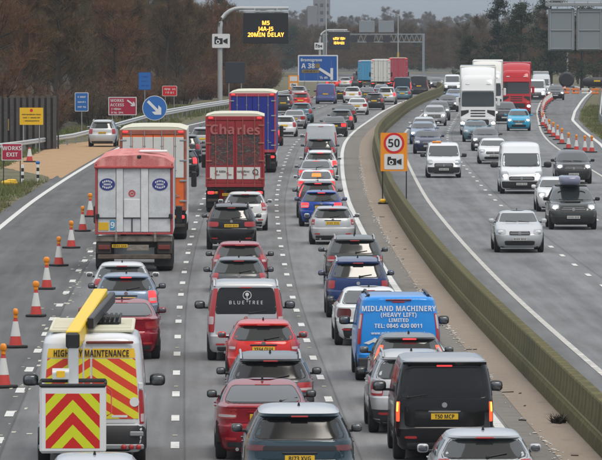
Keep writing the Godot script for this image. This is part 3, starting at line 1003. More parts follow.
func tipper() -> void:
	var W := 2.6
	var H := 3.95
	var L := 9.2
	var Lb := 6.4
	var o := thing("tipper_lorry", "grey tipper lorry with pink sheeted top and two blue ovals on its tailgate", "lorry")
	place_on_road(o, -5.57, 222.7, L, false)
	var zr := L * 0.5
	var y0 := 1.25
	var y1 := 3.62
	var st := mb()
	box(st, Vector3(0, (y0 + y1) * 0.5, zr - 0.12 - Lb * 0.5), Vector3(W, y1 - y0, Lb), 0.03)
	obj("tipper_body", st, M.tip_grey, o)
	# tailgate: five upright panels between ribs
	var edges := [-1.22, -0.60, -0.36, 0.22, 0.48, 1.22]
	for k in 5:
		st = mb()
		var proud := 0.05 if k == 1 or k == 3 else 0.0
		box(st, Vector3((edges[k] + edges[k + 1]) * 0.5, (y0 + y1) * 0.5 + 0.02, zr - 0.1 + proud * 0.5), Vector3(edges[k + 1] - edges[k] - 0.012, y1 - y0 - 0.12, 0.09 + proud), 0.012)
		obj("tailgate_panel", st, M.tip_grey if proud == 0 else M.tip_pale, o)
	st = mb()
	box(st, Vector3(-0.07, 2.12, zr - 0.02), Vector3(0.54, 0.62, 0.06), 0.015)
	obj("grain_hatch", st, M.tip_pale, o)
	st = mb()
	for s in [-1.0, 1.0]:
		box(st, Vector3(s * (W * 0.5 - 0.035), (y0 + y1) * 0.5, zr - 0.06), Vector3(0.07, y1 - y0, 0.12), 0.015)
	box(st, Vector3(0, y0 + 0.03, zr - 0.055), Vector3(W - 0.14, 0.06, 0.12), 0.01)
	obj("rear_frame", st, M.tip_red, o)
	st = mb()
	box(st, Vector3(0, 1.80, zr - 0.045), Vector3(W - 0.2, 0.035, 0.06), 0.008)
	for s in [-0.42, -0.07, 0.28]:
		box(st, Vector3(s, 1.52, zr - 0.04), Vector3(0.035, 0.55, 0.06), 0.008)
	for s in [-1.22, 1.22]:
		box(st, Vector3(s, 1.86, zr + 0.02), Vector3(0.12, 0.16, 0.1), 0.02)
	obj("tailgate_bar", st, M.trim, o)
	# sheeted top
	st = mb()
	var P := []
	for j in 9:
		var t := j / 8.0
		var row := []
		for i in 11:
			var u := 2.0 * i / 10.0 - 1.0
			var sag := 0.035 * sin(t * 21.0) + 0.02 * sin(u * 7.0 + t * 5)
			row.append(Vector3(u * (W * 0.5 + 0.02), y1 + 0.02 + 0.30 * pow(1.0 - pow(abs(u), 3), 0.6) * (0.85 + 0.3 * t) + sag * (1 - abs(u)), zr - 0.02 - t * Lb))
		P.append(row)
	grid(st, P, Vector3(0, 1.5, zr - Lb * 0.5), 0.0, 0.03, 4)
	for i in 10:
		quad(st, P[0][i], P[0][i + 1], Vector3(P[0][i + 1].x, y1 - 0.12, zr + 0.0), Vector3(P[0][i].x, y1 - 0.12, zr + 0.0), Vector3(0, 3.3, 0))
	obj("sheet", st, M.tip_sheet, o)
	st = mb()
	box(st, Vector3(0, y1 - 0.13, zr + 0.005), Vector3(W + 0.06, 0.08, 0.1), 0.02)
	obj("sheet_bar", st, M.tip_red, o)
	st = mb()
	box(st, Vector3(0.17, y1 + 0.22, zr - 0.05), Vector3(0.14, 0.12, 0.14), 0.03)
	obj("sheet_clip", st, M.trim, o)
	st = mb()
	box(st, Vector3(0.62, y1 + 0.36, zr - 2.2), Vector3(0.95, 0.09, 0.3), 0.03)
	obj("beacon_bar", st, M.white_plain, o)
	# blue ovals and stickers on the tailgate
	for s in [-0.895, 0.865]:
		st = mb()
		disc(st, Vector3(s, 2.92, zr - 0.052), 0, 0.26, 0.012, 32, 0.78)
		var ov := obj("oval_emblem", st, M.oval_blue, o)
		st = mb()
		for k in 3:
			for j in 6:
				var ww := 0.05 if k != 1 else 0.035
				var xx := (j - 2.5) * ww * 1.15
				box(st, Vector3(s + xx, 2.92 + (1 - k) * 0.115 - (0.02 * pow(abs(j - 2.5), 1.6) * (1 - k) * 0.5), zr - 0.036), Vector3(ww * 0.7, 0.062, 0.008))
		obj("lettering", st, M.white_plain, ov)
	st = mb()
	disc(st, Vector3(-0.07, 2.62, zr - 0.05), 0.075, 0.115, 0.012, 24)
	box(st, Vector3(-0.07, 2.62, zr - 0.045), Vector3(0.09, 0.05, 0.012))
	obj("round_sticker", st, M.sticker_red, o)
	st = mb()
	box(st, Vector3(-1.02, 1.52, zr - 0.045), Vector3(0.34, 0.26, 0.015), 0.003)
	obj("hazard_plate", st, M.plate_yellow, o)
	st = mb()
	box(st, Vector3(-0.72, 1.56, zr - 0.04), Vector3(0.17, 0.32, 0.012), 0.003)
	var sp9 := obj("sticker", st, M.sticker_blue, o)
	text(sp9, "9", 0.2, Vector3(-0.72, 1.56, zr - 0.028), M.white_plain)
	# chassis, spattered with road dirt
	st = mb()
	box(st, Vector3(0, 1.10, zr - 0.25), Vector3(W * 0.98, 0.2, 0.3), 0.03)
	for s in [-0.6, 0.7]:
		box(st, Vector3(s, 1.16, zr - 0.05), Vector3(0.09, 0.32, 0.12), 0.02)
	obj("rear_beam", st, M.tip_dirt_pale, o)
	st = mb()
	for s in [-1.0, 1.0]:
		box(st, Vector3(s * 0.45, 0.95, 0), Vector3(0.14, 0.35, L - 1.0), 0.02)
		box(st, Vector3(s * 1.02, 0.80, zr - 0.2), Vector3(0.5, 0.42, 0.12), 0.03)
	box(st, Vector3(0, 0.95, zr - 1.6), Vector3(2.0, 0.3, 2.4), 0.03)
	obj("chassis", st, M.chassis, o)
	st = mb()
	box(st, Vector3(0.12, 0.80, zr - 0.16), Vector3(0.74, 0.2, 0.04), 0.01)
	obj("light_board", st, M.tip_dirt_pale, o)
	st = mb()
	box(st, Vector3(0, 0.50, zr - 0.18), Vector3(W * 0.94, 0.16, 0.12), 0.03)
	obj("underrun_bar", st, M.tip_dirt, o)
	for s in [-1.0, 1.0]:
		st = mb()
		box(st, Vector3(s * 1.0, 0.82, zr - 0.1), Vector3(0.4, 0.16, 0.08), 0.02)
		obj("tail_light", st, M.tail_dirty, o)
		st = mb()
		box(st, Vector3(s * 0.98, 0.48, zr - 0.42), Vector3(0.62, 0.62, 0.03), 0.01)
		obj("mud_flap", st, M.rubber, o)
		for a in [1.2, 2.55]:
			wheel(o, Vector3(s * (W * 0.5 - 0.29), 0.5, zr - a), 0.5, 0.56, "rim_dark")
		wheel(o, Vector3(s * (W * 0.5 - 0.19), 0.5, zr - 6.6), 0.5, 0.33, "rim_dark")
	plate(o, Vector3(-0.48, 0.86, zr - 0.13), 0.0, false, "-")
	cab(o, L, zr - 6.75, 2.45, 2.95, "cab_white", {"plate": false})
func boom_van() -> void:
	var S_dim := [5.6, 2.06, 2.5]
	var o := car("maintenance_van", "bigvan", -3.98, 126.5, S_dim, "white_van", "white highway maintenance van with red and yellow chevrons and a boom lift on its roof", {"panel_rear": true, "rails": false, "mirror": "trim", "mirror_size": 1.55, "plate": "", "tail": [0.78, 1.42, 0.88, 0.92], "lens_at": [0.06, 0.3], "category": "van", "low": 0.5, "wiper": false, "plate_y": 0.42, "high": false})
	var S := shell("bigvan", 5.6, 2.06, 2.5)
	var zr := 2.8
	obj("rear_bumper", panel(S, 0.36, 0.74, -0.97, 0.97, 0.03, 0.06, false, 16, 5, 0.03), M.plastic, o)
	for s in [-1.0, 1.0]:
		var dr := obj("rear_door", panel(S, 0.80, 2.26, min(s * 0.012, s * 0.9), max(s * 0.012, s * 0.9), 0.010, 0.03, false, 8, 10, 0.03), M.white_van, o)
		var st0 := mb()
		var u0 := 0.02 if s > 0 else -0.87
		var u1 := 0.87 if s > 0 else -0.02
		chev_panel(st0, S, 0.88, 2.02, u0, u1)
		obj("chevron_film", st0, M.chevron_van, dr)
		st0 = mb()
		panel_to(st0, S, 2.035, 2.21, u0, u1, 0.016, 0.01, false, 8, 3, 0.02)
		obj("title_strip", st0, M.film_amber, dr)
		st0 = mb()
		box(st0, at_u(S, 1.5, s * 0.93) + Vector3(0, 0, 0.04), Vector3(0.09, 0.13, 0.06), 0.015)
		obj("hinge", st0, M.white_van, dr)
	var tz := at_u(S, 2.12, 0.0)
	var tilt := Vector3(-0.11, 0, 0)
	text(o, "HIGHWAY MAINTENANCE", 0.125, Vector3(0.0, 2.12, tz.z + 0.027), M.black_print, tilt, true, 0.68)
	var st := mb()
	disc(st, at_u(S, 1.20, 0.80) + Vector3(0, 0, 0.02), 0, 0.09, 0.01, 20)
	obj("round_sticker", st, M.white_plain, o)
	st = mb()
	box(st, at_u(S, 0.93, 0.52) + Vector3(0, 0, 0.018), Vector3(0.3, 0.045, 0.01))
	obj("sticker", st, M.white_plain, o)
	st = mb()
	box(st, at_u(S, 0.60, 0.84) + Vector3(0, 0, 0.06), Vector3(0.26, 0.09, 0.05), 0.015)
	obj("step_plate", st, M.galv, o)
	st = mb()
	box(st, Vector3(0.35, 2.33, zr - 0.10), Vector3(0.9, 0.05, 0.06), 0.015)
	obj("high_brake_light", st, M.tail_dirty, o)
	# roof deck and turntable
	st = mb()
	box(st, Vector3(0, 2.53, -0.1), Vector3(1.62, 0.07, 4.6), 0.02)
	obj("roof_deck", st, M.cream, o)
	for k in 9:
		st = mb()
		box(st, Vector3(0, 2.575, 1.95 - k * 0.42), Vector3(1.5, 0.03, 0.12), 0.008)
		obj("deck_slat", st, M.cream, o)
	st = mb()
	cyl(st, Vector3(0.25, 2.56, 0.6), Vector3(0.25, 2.70, 0.6), 0.30, -1, 20)
	box(st, Vector3(0.25, 2.70, 0.5), Vector3(0.6, 0.12, 0.6), 0.04)
	for k in 6:
		tube(st, [Vector3(0.05 + 0.09 * k, 2.62, 1.0), Vector3(0.1 + 0.09 * k, 2.78, 0.6), Vector3(0.1 + 0.08 * k, 2.65, 0.1)], [0.025], 6)
	obj("turntable", st, M.trim, o)
	# boom: two yellow box sections folded over the roof, and the drop arm
	st = mb()
	beam(st, Vector3(-0.34, 2.42, zr + 0.55), Vector3(0.14, 3.05, -0.9), 0.27, 0.32)
	var boom := obj("boom", st, M.boom_yellow, o)
	st = mb()
	beam(st, Vector3(-0.02, 2.68, zr - 0.3), Vector3(0.36, 3.02, -1.2), 0.12, 0.22)
	obj("hydraulic_arm", st, M.trim, boom)
	st = mb()
	box(st, Vector3(-0.34, 2.40, zr + 0.60), Vector3(0.26, 0.30, 0.30), 0.04)
	obj("knuckle", st, M.trim, boom)
	st = mb()
	box(st, Vector3(-0.33, 1.92, zr + 0.66), Vector3(0.20, 0.72, 0.12), 0.02)
	box(st, Vector3(-0.14, 1.96, zr + 0.62), Vector3(0.03, 0.8, 0.03), 0.008)
	obj("drop_arm", st, M.galv_pale, boom)
	# bucket
	var bz := zr + 1.0
	var bk := Node3D.new()
	bk.name = "bucket"
	bk.position = Vector3(-0.33, -0.10, bz)
	bk.scale = Vector3(0.93, 0.97, 1)
	o.add_child(bk, true)
	st = mb()
	box(st, Vector3(0, 1.08, 0), Vector3(1.34, 1.30, 0.78), 0.05)
	obj("bucket_shell", st, M.white_plain, bk)
	st = mb()
	st.set_smooth_group(-1)
	uvquad(st, [Vector3(-0.545, 0.53, 0.394), Vector3(0.545, 0.53, 0.394), Vector3(0.545, 1.59, 0.394), Vector3(-0.545, 1.59, 0.394)], [Vector2(0, 1), Vector2(1, 1), Vector2(1, 0), Vector2(0, 0)], Vector3.ZERO)
	obj("chevron_film", st, M.chevron_bucket, bk)
	st = mb()
	box(st, Vector3(0, 1.745, 0.36), Vector3(1.36, 0.07, 0.10), 0.03)
	box(st, Vector3(0, 1.80, -0.36), Vector3(1.36, 0.08, 0.08), 0.03)
	for s in [-1.0, 1.0]:
		box(st, Vector3(s * 0.66, 1.77, 0), Vector3(0.06, 0.07, 0.66), 0.02)
	obj("rim", st, M.rubber, bk)
	st = mb()
	tube(st, [Vector3(-0.42, 1.94, -0.2), Vector3(-0.08, 1.94, -0.2)], [0.11], 14)
	obj("control_drum", st, M.galv_pale, bk)
	st = mb()
	box(st, Vector3(-0.25, 1.94, -0.08), Vector3(0.17, 0.13, 0.03), 0.01)
	obj("control_plate", st, M.plate_yellow, bk)
	st = mb()
	tube(st, [Vector3(0.69, 1.7, 0.2), Vector3(0.78, 1.62, 0.25), Vector3(0.78, 1.2, 0.25), Vector3(0.69, 1.15, 0.2)], [0.015], 6)
	obj("hook", st, M.sticker_red, bk)
	# rear light board below the bucket
	st = mb()
	for k in 3:
		sup(st, Vector3(-0.9 + 0.14 * k, 0.36, zr + 0.2), Vector3(0.055, 0.05, 0.03), 0.8, 8, 6)
		sup(st, Vector3(0.9 - 0.14 * k, 0.36, zr + 0.2), Vector3(0.055, 0.05, 0.03), 0.8, 8, 6)
	obj("marker_lamps", st, M.tail, o)
	st = mb()
	box(st, Vector3(0, 0.36, zr + 0.14), Vector3(2.0, 0.1, 0.06), 0.02)
	obj("light_bar", st, M.galv, o)
func chev_panel(st: SurfaceTool, S: Dictionary, y0: float, y1: float, u0: float, u1: float) -> void:
	var nu := 8
	var nv := 8
	st.set_smooth_group(3)
	for j in nv:
		for i in nu:
			var p := []
			var uv := []
			for e in [[0, 0], [1, 0], [1, 1], [0, 1]]:
				var u: float = lerp(u0, u1, float(i + e[0]) / nu)
				var v: float = float(j + e[1]) / nv
				p.append(at_u(S, lerp(y0, y1, v), u) + Vector3(0, 0.001, 0.018))
				uv.append(Vector2(u / 1.76 + 0.5, 1.0 - v))
			uvquad(st, p, uv, Vector3(0, 1.4, 0))
func beam(st: SurfaceTool, a: Vector3, b: Vector3, w: float, h: float) -> void:
	var t := (b - a).normalized()
	var u := t.cross(Vector3.UP).normalized()
	var v := u.cross(t)
	box(st, (a + b) * 0.5, Vector3(w, h, (b - a).length()), 0.02, Basis(u, v, -t))

# ------------------------------------------------------------------ street furniture
func cone(label: String, at: Vector3, lamp: bool, group: String, k := 1.0) -> void:
	var o := thing("traffic_cone", label, "traffic cone", at, 0.0, group)
	var ms: Array
	if cache.has("cone"):
		ms = cache["cone"]
	else:
		ms = []
		var st := mb()
		box(st, Vector3(0, 0.035, 0), Vector3(0.5, 0.07, 0.5), 0.02)
		st.generate_normals()
		ms.append(st.commit())
		st = mb()
		lathe(st, Vector3.ZERO, [[0.17, 0.068], [0.128, 0.30]], 16)
		st.generate_normals()
		ms.append(st.commit())
		st = mb()
		lathe(st, Vector3.ZERO, [[0.13, 0.30], [0.064, 0.68]], 16)
		st.generate_normals()
		ms.append(st.commit())
		st = mb()
		lathe(st, Vector3.ZERO, [[0.062, 0.68, 1], [0.05, 0.75, 1], [0.0, 0.755]], 16)
		st.generate_normals()
		ms.append(st.commit())
		st = mb()
		box(st, Vector3(0, 0.80, 0), Vector3(0.12, 0.1, 0.08), 0.02)
		sup(st, Vector3(0, 0.92, 0), Vector3(0.10, 0.10, 0.06), 0.85, 14, 10)
		st.generate_normals()
		ms.append(st.commit())
		cache["cone"] = ms
	inst("base", ms[0], M.rubber, o)
	inst("cone_body", ms[1], M.cone_red, o)
	inst("reflective_sleeve", ms[2], M.cone_white, o)
	inst("tip", ms[3], M.cone_red, o)
	if lamp:
		inst("warning_lamp", ms[4], M.lamp_amber, o)
	o.scale = Vector3(k, k, k)
	o.rotation.y = fmod(at.z * 1.7, 1.2)
func board(o: Node3D, w: float, h: float, yc: float, m: String, rim := "", called := "board", rr := 0.05) -> Node3D:
	var st := mb()
	poly(st, rounded(w, h, rr, Vector2(0, yc)), 0.02, 0.04)
	var b := obj(called, st, M[rim] if rim != "" else M[m], o)
	if rim != "":
		st = mb()
		var e: float = min(w, h) * 0.045
		poly(st, rounded(w - 2 * e, h - 2 * e, rr * 0.7, Vector2(0, yc)), 0.026, 0.01)
		obj("face", st, M[m], b)
	return b
func rounded(w: float, h: float, r: float, c: Vector2) -> Array:
	var out := []
	for q in [[1, 1, 0.0], [-1, 1, PI / 2], [-1, -1, PI], [1, -1, PI * 1.5]]:
		for k in 5:
			var a: float = q[2] + PI / 2 * k / 4.0
			out.append(c + Vector2(q[0] * (w * 0.5 - r) + cos(a) * r, q[1] * (h * 0.5 - r) + sin(a) * r))
	return out
func posts(o: Node3D, xs: Array, top: float, r := 0.04, m := "galv", z := -0.06) -> void:
	for x in xs:
		var st := mb()
		cyl(st, Vector3(x, -0.3, z), Vector3(x, top, z), r)
		obj("post", st, M[m], o)
func arrow_poly(pts: Array, c: Vector2, k: float, ang: float) -> Array:
	var out := []
	for p in pts:
		out.append(c + (p as Vector2).rotated(ang) * k)
	return out
func camera_symbol(o: Node, c: Vector3, k: float, m: Material) -> void:
	# the black camera of a speed-camera sign: body, viewfinder, lens ring
	var st := mb()
	box(st, c + Vector3(-0.10, 0.0, 0) * k, Vector3(0.42 * k, 0.30 * k, 0.012))
	box(st, c + Vector3(-0.22, 0.19, 0) * k, Vector3(0.16 * k, 0.09 * k, 0.012))
	poly(st, [Vector2(c.x + 0.14 * k, c.y - 0.05 * k), Vector2(c.x + 0.36 * k, c.y - 0.15 * k), Vector2(c.x + 0.36 * k, c.y + 0.15 * k), Vector2(c.x + 0.14 * k, c.y + 0.05 * k)], c.z + 0.006, 0.012)
	var a := obj("camera_symbol", st, m, o)
	st = mb()
	disc(st, c + Vector3(-0.13, -0.03, 0.004) * k, 0.06 * k, 0.11 * k, 0.008, 20)
	obj("lens_ring", st, M.white_plain, a)

# ------------------------------------------------------------------ setting
func strip(called: String, o0: Callable, o1: Callable, d0: float, d1: float, up: float, m: Material, parent: Node, uleft := 0.0, uw := 16.5, step := 8.0) -> MeshInstance3D:
	var st := mb()
	st.set_smooth_group(1)
	var n := int(ceil((d1 - d0) / step))
	for i in n:
		var a := d0 + (d1 - d0) * i / n
		var b := d0 + (d1 - d0) * (i + 1) / n
		var oa0: float = o0.call(a)
		var oa1: float = o1.call(a)
		var ob0: float = o0.call(b)
		var ob1: float = o1.call(b)
		var p := [pt(oa0, a, up), pt(oa1, a, up), pt(ob1, b, up), pt(ob0, b, up)]
		var uv := []
		for e in [[oa0, a], [oa1, a], [ob1, b], [ob0, b]]:
			uv.append(Vector2((e[0] - uleft) / uw, e[1] / 80.0))
		uvquad(st, p, uv, (p[0] as Vector3) - Vector3(0, 5, 0))
	return obj(called, st, m, parent)
func pt(off: float, d: float, up: float) -> Vector3:
	return g(off, d, up)
func fixed(v: float) -> Callable:
	return func(_d): return v
func dashes(called: String, off: float, d0: float, d1: float, w: float, ln: float, per: float, m: Material, parent: Node) -> void:
	var st := mb()
	var d := d0
	while d < d1:
		var p := [pt(off - w * 0.5, d, 0.009), pt(off + w * 0.5, d, 0.009), pt(off + w * 0.5, d + ln, 0.009), pt(off - w * 0.5, d + ln, 0.009)]
		uvquad(st, p, [Vector2(0, d), Vector2(1, d), Vector2(1, d + 1), Vector2(0, d + 1)], p[0] - Vector3(0, 4, 0))
		d += per
	obj(called, st, m, parent)
func left_edge(d: float) -> float:
	return lerp(-11.25, -7.9, smoothstep(450.0, 660.0, d))
func slip_x(d: float) -> float:
	var T := [[100, 18.0], [400, 18.7], [447, 20.05], [500, 21.1], [551, 22.4], [600, 24.6], [660, 27.6], [733, 31.2], [850, 37.0], [1000, 41.0], [1400, 41.0]]
	for i in T.size() - 1:
		if d <= T[i + 1][0]:
			return lerp(float(T[i][1]), float(T[i + 1][1]), (d - T[i][0]) / float(T[i + 1][0] - T[i][0]))
	return 41.0
func slip_off(d: float) -> float:
	return slip_x(d) - road_x(d) - shift(d)
func bare_tree(sd: int, h: float, spread: float, upright: float) -> Array:
	var r := RandomNumberGenerator.new()
	r.seed = sd
	var tr := mb()
	var cr := mb()
	var pts := []
	var rad := []
	var lean := Vector3(r.randf_range(-.08, .08), 0, r.randf_range(-.08, .08))
	for i in 6:
		var t := i / 5.0
		pts.append(Vector3(0, -0.2 + t * h * 0.8, 0) + lean * t * h + Vector3(sin(t * 5 + sd), 0, cos(t * 4 + sd)) * 0.12)
		rad.append(lerp(0.20, 0.03, t) * h / 11.0)
	tube(tr, pts, rad, 7)
	for b in 30:
		var t := r.randf_range(0.16, 0.98)
		var a := r.randf() * TAU
		var base: Vector3 = (pts[0] as Vector3).lerp(pts[5], t)
		var dir := Vector3(cos(a), upright + r.randf_range(-0.1, 0.5), sin(a)).normalized()
		var ln := h * spread * (1.05 - 0.65 * t) * r.randf_range(0.75, 1.15)
		var mid := base + dir * ln * 0.5
		var end := base + (dir + Vector3(0, 0.35, 0)).normalized() * ln
		tube(tr, [base, mid, end], [0.06 * h / 11, 0.035 * h / 11, 0.012], 5, false)
		for q in 9:
			var s := r.randf_range(0.25, 1.0)
			var p := base.lerp(mid, s * 2) if s < 0.5 else mid.lerp(end, s * 2 - 1)
			var d2 := (dir * 0.5 + Vector3(r.randf_range(-1, 1), r.randf_range(-0.2, 1.0), r.randf_range(-1, 1))).normalized()
			var l2 := ln * r.randf_range(0.25, 0.5)
			var e2 := p + d2 * l2
			sliver(cr, p, e2, 0.022, r)
			sliver(cr, p, e2, 0.022, r)
			for w in 7:
				var p3 := p.lerp(e2, r.randf_range(0.2, 1.0))
				var d3 := (d2 * 0.6 + Vector3(r.randf_range(-1, 1), r.randf_range(-0.3, 1.1), r.randf_range(-1, 1))).normalized()
				var e3 := p3 + d3 * l2 * r.randf_range(0.35, 0.7)
				sliver(cr, p3, e3, 0.014, r)
				for z in 6:
					var p4 := p3.lerp(e3, r.randf_range(0.2, 1.0))
					var d4 := (d3 + Vector3(r.randf_range(-1, 1), r.randf_range(-0.3, 1.0), r.randf_range(-1, 1))).normalized()
					sliver(cr, p4, p4 + d4 * r.randf_range(0.25, 0.7), 0.0105, r)
	tr.generate_normals()
	cr.generate_normals()
	return [tr.commit(), cr.commit()]
func sliver(st: SurfaceTool, a: Vector3, b: Vector3, w: float, r: RandomNumberGenerator) -> void:
	var t := (b - a).normalized()
	var s := t.cross(Vector3(r.randf_range(-1, 1), r.randf_range(-1, 1), r.randf_range(-1, 1)).normalized()).normalized() * w
	st.add_vertex(a - s)
	st.add_vertex(a + s)
	st.add_vertex(b)
func shrub(sd: int, h: float) -> Array:
	var r := RandomNumberGenerator.new()
	r.seed = sd
	var stm := mb()
	var cr := mb()
	for b in 34:
		var a := r.randf() * TAU
		var q := sqrt(r.randf()) * 0.5 * h
		var base := Vector3(cos(a) * q * 0.5, -0.1, sin(a) * q * 0.5)
		var end := Vector3(cos(a) * q * 1.5, h * r.randf_range(0.5, 1.0), sin(a) * q * 1.5)
		tube(stm, [base, base.lerp(end, 0.5) + Vector3(0, 0.15, 0), end], [0.035, 0.02, 0.008], 4, false)
		for w in 22:
			var p := base.lerp(end, r.randf_range(0.2, 1.0))
			var d := Vector3(r.randf_range(-1, 1), r.randf_range(-0.2, 1.2), r.randf_range(-1, 1)).normalized()
			var e := p + d * h * r.randf_range(0.1, 0.26)
			sliver(cr, p, e, 0.014, r)
			for z in 8:
				var p4 := p.lerp(e, r.randf_range(0.2, 1.0))
				sliver(cr, p4, p4 + (d + Vector3(r.randf_range(-1, 1), r.randf_range(-0.4, 1), r.randf_range(-1, 1))).normalized() * r.randf_range(0.2, 0.5), 0.010, r)
	stm.generate_normals()
	cr.generate_normals()
	return [stm.commit(), cr.commit()]
func evergreen(sd: int, h: float, wid: float) -> Array:
	var r := RandomNumberGenerator.new()
	r.seed = sd
	var tr := mb()
	var cr := mb()
	tube(tr, [Vector3(0, -0.3, 0), Vector3(0.1, h * 0.5, 0.05), Vector3(0, h * 0.95, 0)], [0.24, 0.16, 0.03], 7)
	for b in 46:
		var t := r.randf_range(0.14, 1.0)
		var a := r.randf() * TAU
		var ln := wid * pow(1.08 - t, 0.6) * r.randf_range(0.6, 1.1)
		var base := Vector3(0, h * t * 0.95, 0)
		var end := base + Vector3(cos(a) * ln, ln * r.randf_range(-0.05, 0.35), sin(a) * ln)
		tube(tr, [base, end], [0.05, 0.012], 4, false)
		for c in 5:
			var cp := base.lerp(end, r.randf_range(0.35, 1.0)) + Vector3(r.randf_range(-.3, .3), r.randf_range(-.1, .3), r.randf_range(-.3, .3))
			var cs := r.randf_range(0.35, 0.7)
			for q in 34:
				var p := cp + Vector3(r.randfn() * 0.55, r.randfn() * 0.34, r.randfn() * 0.55) * cs
				var d := Vector3(r.randf_range(-1, 1), r.randf_range(-0.3, 1), r.randf_range(-1, 1)).normalized()
				sliver(cr, p, p + d * r.randf_range(0.16, 0.34), 0.05, r)
	tr.generate_normals()
	cr.generate_normals()
	return [tr.commit(), cr.commit()]
func plant(called: String, label: String, category: String, group: String, ms: Array, tm: String, cm: String, at: Vector3, sc: float, turn: float, p0 := "trunk", p1 := "crown") -> void:
	var o := thing(called, label, category, at, turn, group)
	inst(p0, ms[0], M[tm], o)
	inst(p1, ms[1], M[cm], o)
	o.scale = Vector3(sc, sc * (0.92 + 0.16 * fposmod(at.x * 0.37, 1.0)), sc)

func make_materials() -> void:
	mat("tyre", Color(.018, .018, .019), .85)
	mat("rim", Color(.34, .35, .36), .35, .7)
	mat("rim_dark", Color(.06, .06, .06), .6, .2)
	mat("under", Color(.012, .012, .012), .9)
	mat("trim", Color(.016, .016, .017), .45)
	mat("plastic", Color(.028, .029, .031), .6)
	mat("rubber", Color(.02, .02, .02), .8)
	mat("chassis", Color(.05, .042, .037), .85)
	mat("chrome", Color(.6, .61, .62), .15, .9)
	mat("alloy", Color(.45, .46, .47), .35, .7)
	mat("galv", Color(.32, .34, .35), .5, .5)
	mat("galv_pale", Color(.55, .57, .58), .45, .3)
	mat("mirror", Color(.16, .17, .18), .12, .7)
	var gl := mat("glass", Color(.022, .027, .028), .05)
	gl.metallic_specular = 0.75
	mat("glass_black", Color(.008, .008, .009), .12)
	mat("black_print", Color(.012, .012, .012), .6)
	mat("plate_yellow", Color(.72, .44, .015), .4)
	mat("plate_white", Color(.50, .50, .48), .5)
	mat("white_plain", Color(.74, .75, .75), .45)
	mat("cream", Color(.62, .60, .47), .6)
	mat("tail", Color(.42, .010, .014), .18).clearcoat_enabled = true
	mat("tail_dark", Color(.12, .008, .01), .18).clearcoat_enabled = true
	mat("tail_dirty", Color(.16, .03, .02), .6)
	glow("tail_lit", Color(.45, .012, .016), Color(1.0, .055, .06), 0.85)
	glow("tail_amber_lit", Color(.5, .04, .02), Color(1.0, .10, .035), 1.0)
	mat("lens", Color(.62, .5, .5), .2)
	mat("lens_red", Color(.42, .05, .05), .2)
	glow("lens_lit", Color(.7, .3, .05), Color(1.0, .45, .06), 2.2)
	mat("amber", Color(.65, .22, .02), .25)
	mat("head_glass", Color(.38, .40, .42), .12, .3)
	mat("head_off", Color(.7, .72, .73), .1, .3)
	glow("head_on", Color(.9, .9, .88), Color(1.0, .97, .9), 5.0)
	# paints
	paint("teal_dark", Color(.022, .045, .062), .35)
	paint("red_deep", Color(.27, .006, .018), .2)
	paint("red_bright", Color(.62, .018, .014))
	paint("red_pink", Color(.36, .03, .045), .15)
	paint("red_plum", Color(.16, .010, .016), .2)
	paint("grey_mid", Color(.085, .09, .095), .4)
	paint("grey_dark", Color(.035, .037, .04), .35)
	paint("grey_green", Color(.055, .062, .06), .3)
	paint("silver", Color(.50, .51, .52), .4)
	paint("silver_dull", Color(.37, .375, .385), .4)
	paint("silver_blue", Color(.20, .26, .36), .35)
	paint("silver_pale", Color(.50, .52, .54), .3)
	paint("black_paint", Color(.008, .008, .009))
	paint("white_paint", Color(.70, .71, .71))
	paint("white_van", Color(.66, .68, .70))
	paint("blue_van", Color(.012, .25, .72))
	paint("blue_deep", Color(.012, .035, .13), .2)
	paint("blue_bright", Color(.008, .05, .30), .1)
	paint("blue_sky", Color(.03, .36, .58))
	paint("blue_teal", Color(.10, .19, .24), .2)
	paint("navy", Color(.022, .03, .075), .2)
	paint("box_blue_grey", Color(.20, .215, .30))
	paint("purple_van", Color(.09, .11, .27))
	paint("cab_white", Color(.70, .71, .71))
	paint("cab_red", Color(.45, .012, .02))
	paint("box_white", Color(.68, .67, .62))
	# lorry sheets
	noisy("tip_grey", Color(.58, .60, .62), .18, .35, .55)
	noisy("tip_pale", Color(.66, .67, .68), .15, .35, .55)
	noisy("tip_red", Color(.42, .06, .06), .25, .6, .6)
	noisy("tip_sheet", Color(.58, .17, .16), .35, .5, .75, 0, Color(.62, .32, .28, .6))
	noisy("tip_dirt", Color(.11, .085, .065), .5, .8, .9)
	noisy("tip_dirt_pale", Color(.24, .21, .18), .5, .8, .9)
	mat("oval_blue", Color(.03, .04, .22), .5)
	mat("sticker_red", Color(.55, .05, .05), .5)
	mat("sticker_blue", Color(.05, .30, .52), .5)
	noisy("box_orange", Color(.74, .14, .02), .10, .4, .55)
	noisy("box_pale", Color(.64, .64, .61), .08, .4, .55)
	noisy("box_red", Color(.30, .022, .028), .18, .4, .55)
	noisy("box_blue", Color(.010, .020, .24), .10, .4, .5)
	noisy("frame_rust", Color(.32, .10, .07), .3, .5, .7)
	noisy("frame_red", Color(.42, .05, .08), .2, .5, .6)
	mat("boom_yellow", Color(.78, .52, .015), .4)
	mat("film_amber", Color(.80, .50, .02), .4)
	mat("letter_pink", Color(.40, .12, .12), .6)
	mat("lorry_art_dark", Color(.06, .05, .05), .6)
	# signs
	mat("sign_blue", Color(.004, .085, .36), .45)
	mat("sign_blue_light", Color(.02, .14, .45), .45)
	mat("sign_white", Color(.70, .71, .72), .45)
	mat("sign_red", Color(.40, .012, .05), .45)
	mat("sign_orange", Color(.85, .30, .01), .4)
	mat("sign_yellow", Color(.80, .48, .01), .45)
	mat("sign_red_bright", Color(.65, .015, .02), .4)
	mat("sign_back", Color(.21, .24, .26), .6)
	mat("sign_back_dark", Color(.025, .032, .042), .6)
	mat("sign_brown", Color(.22, .16, .05), .5)
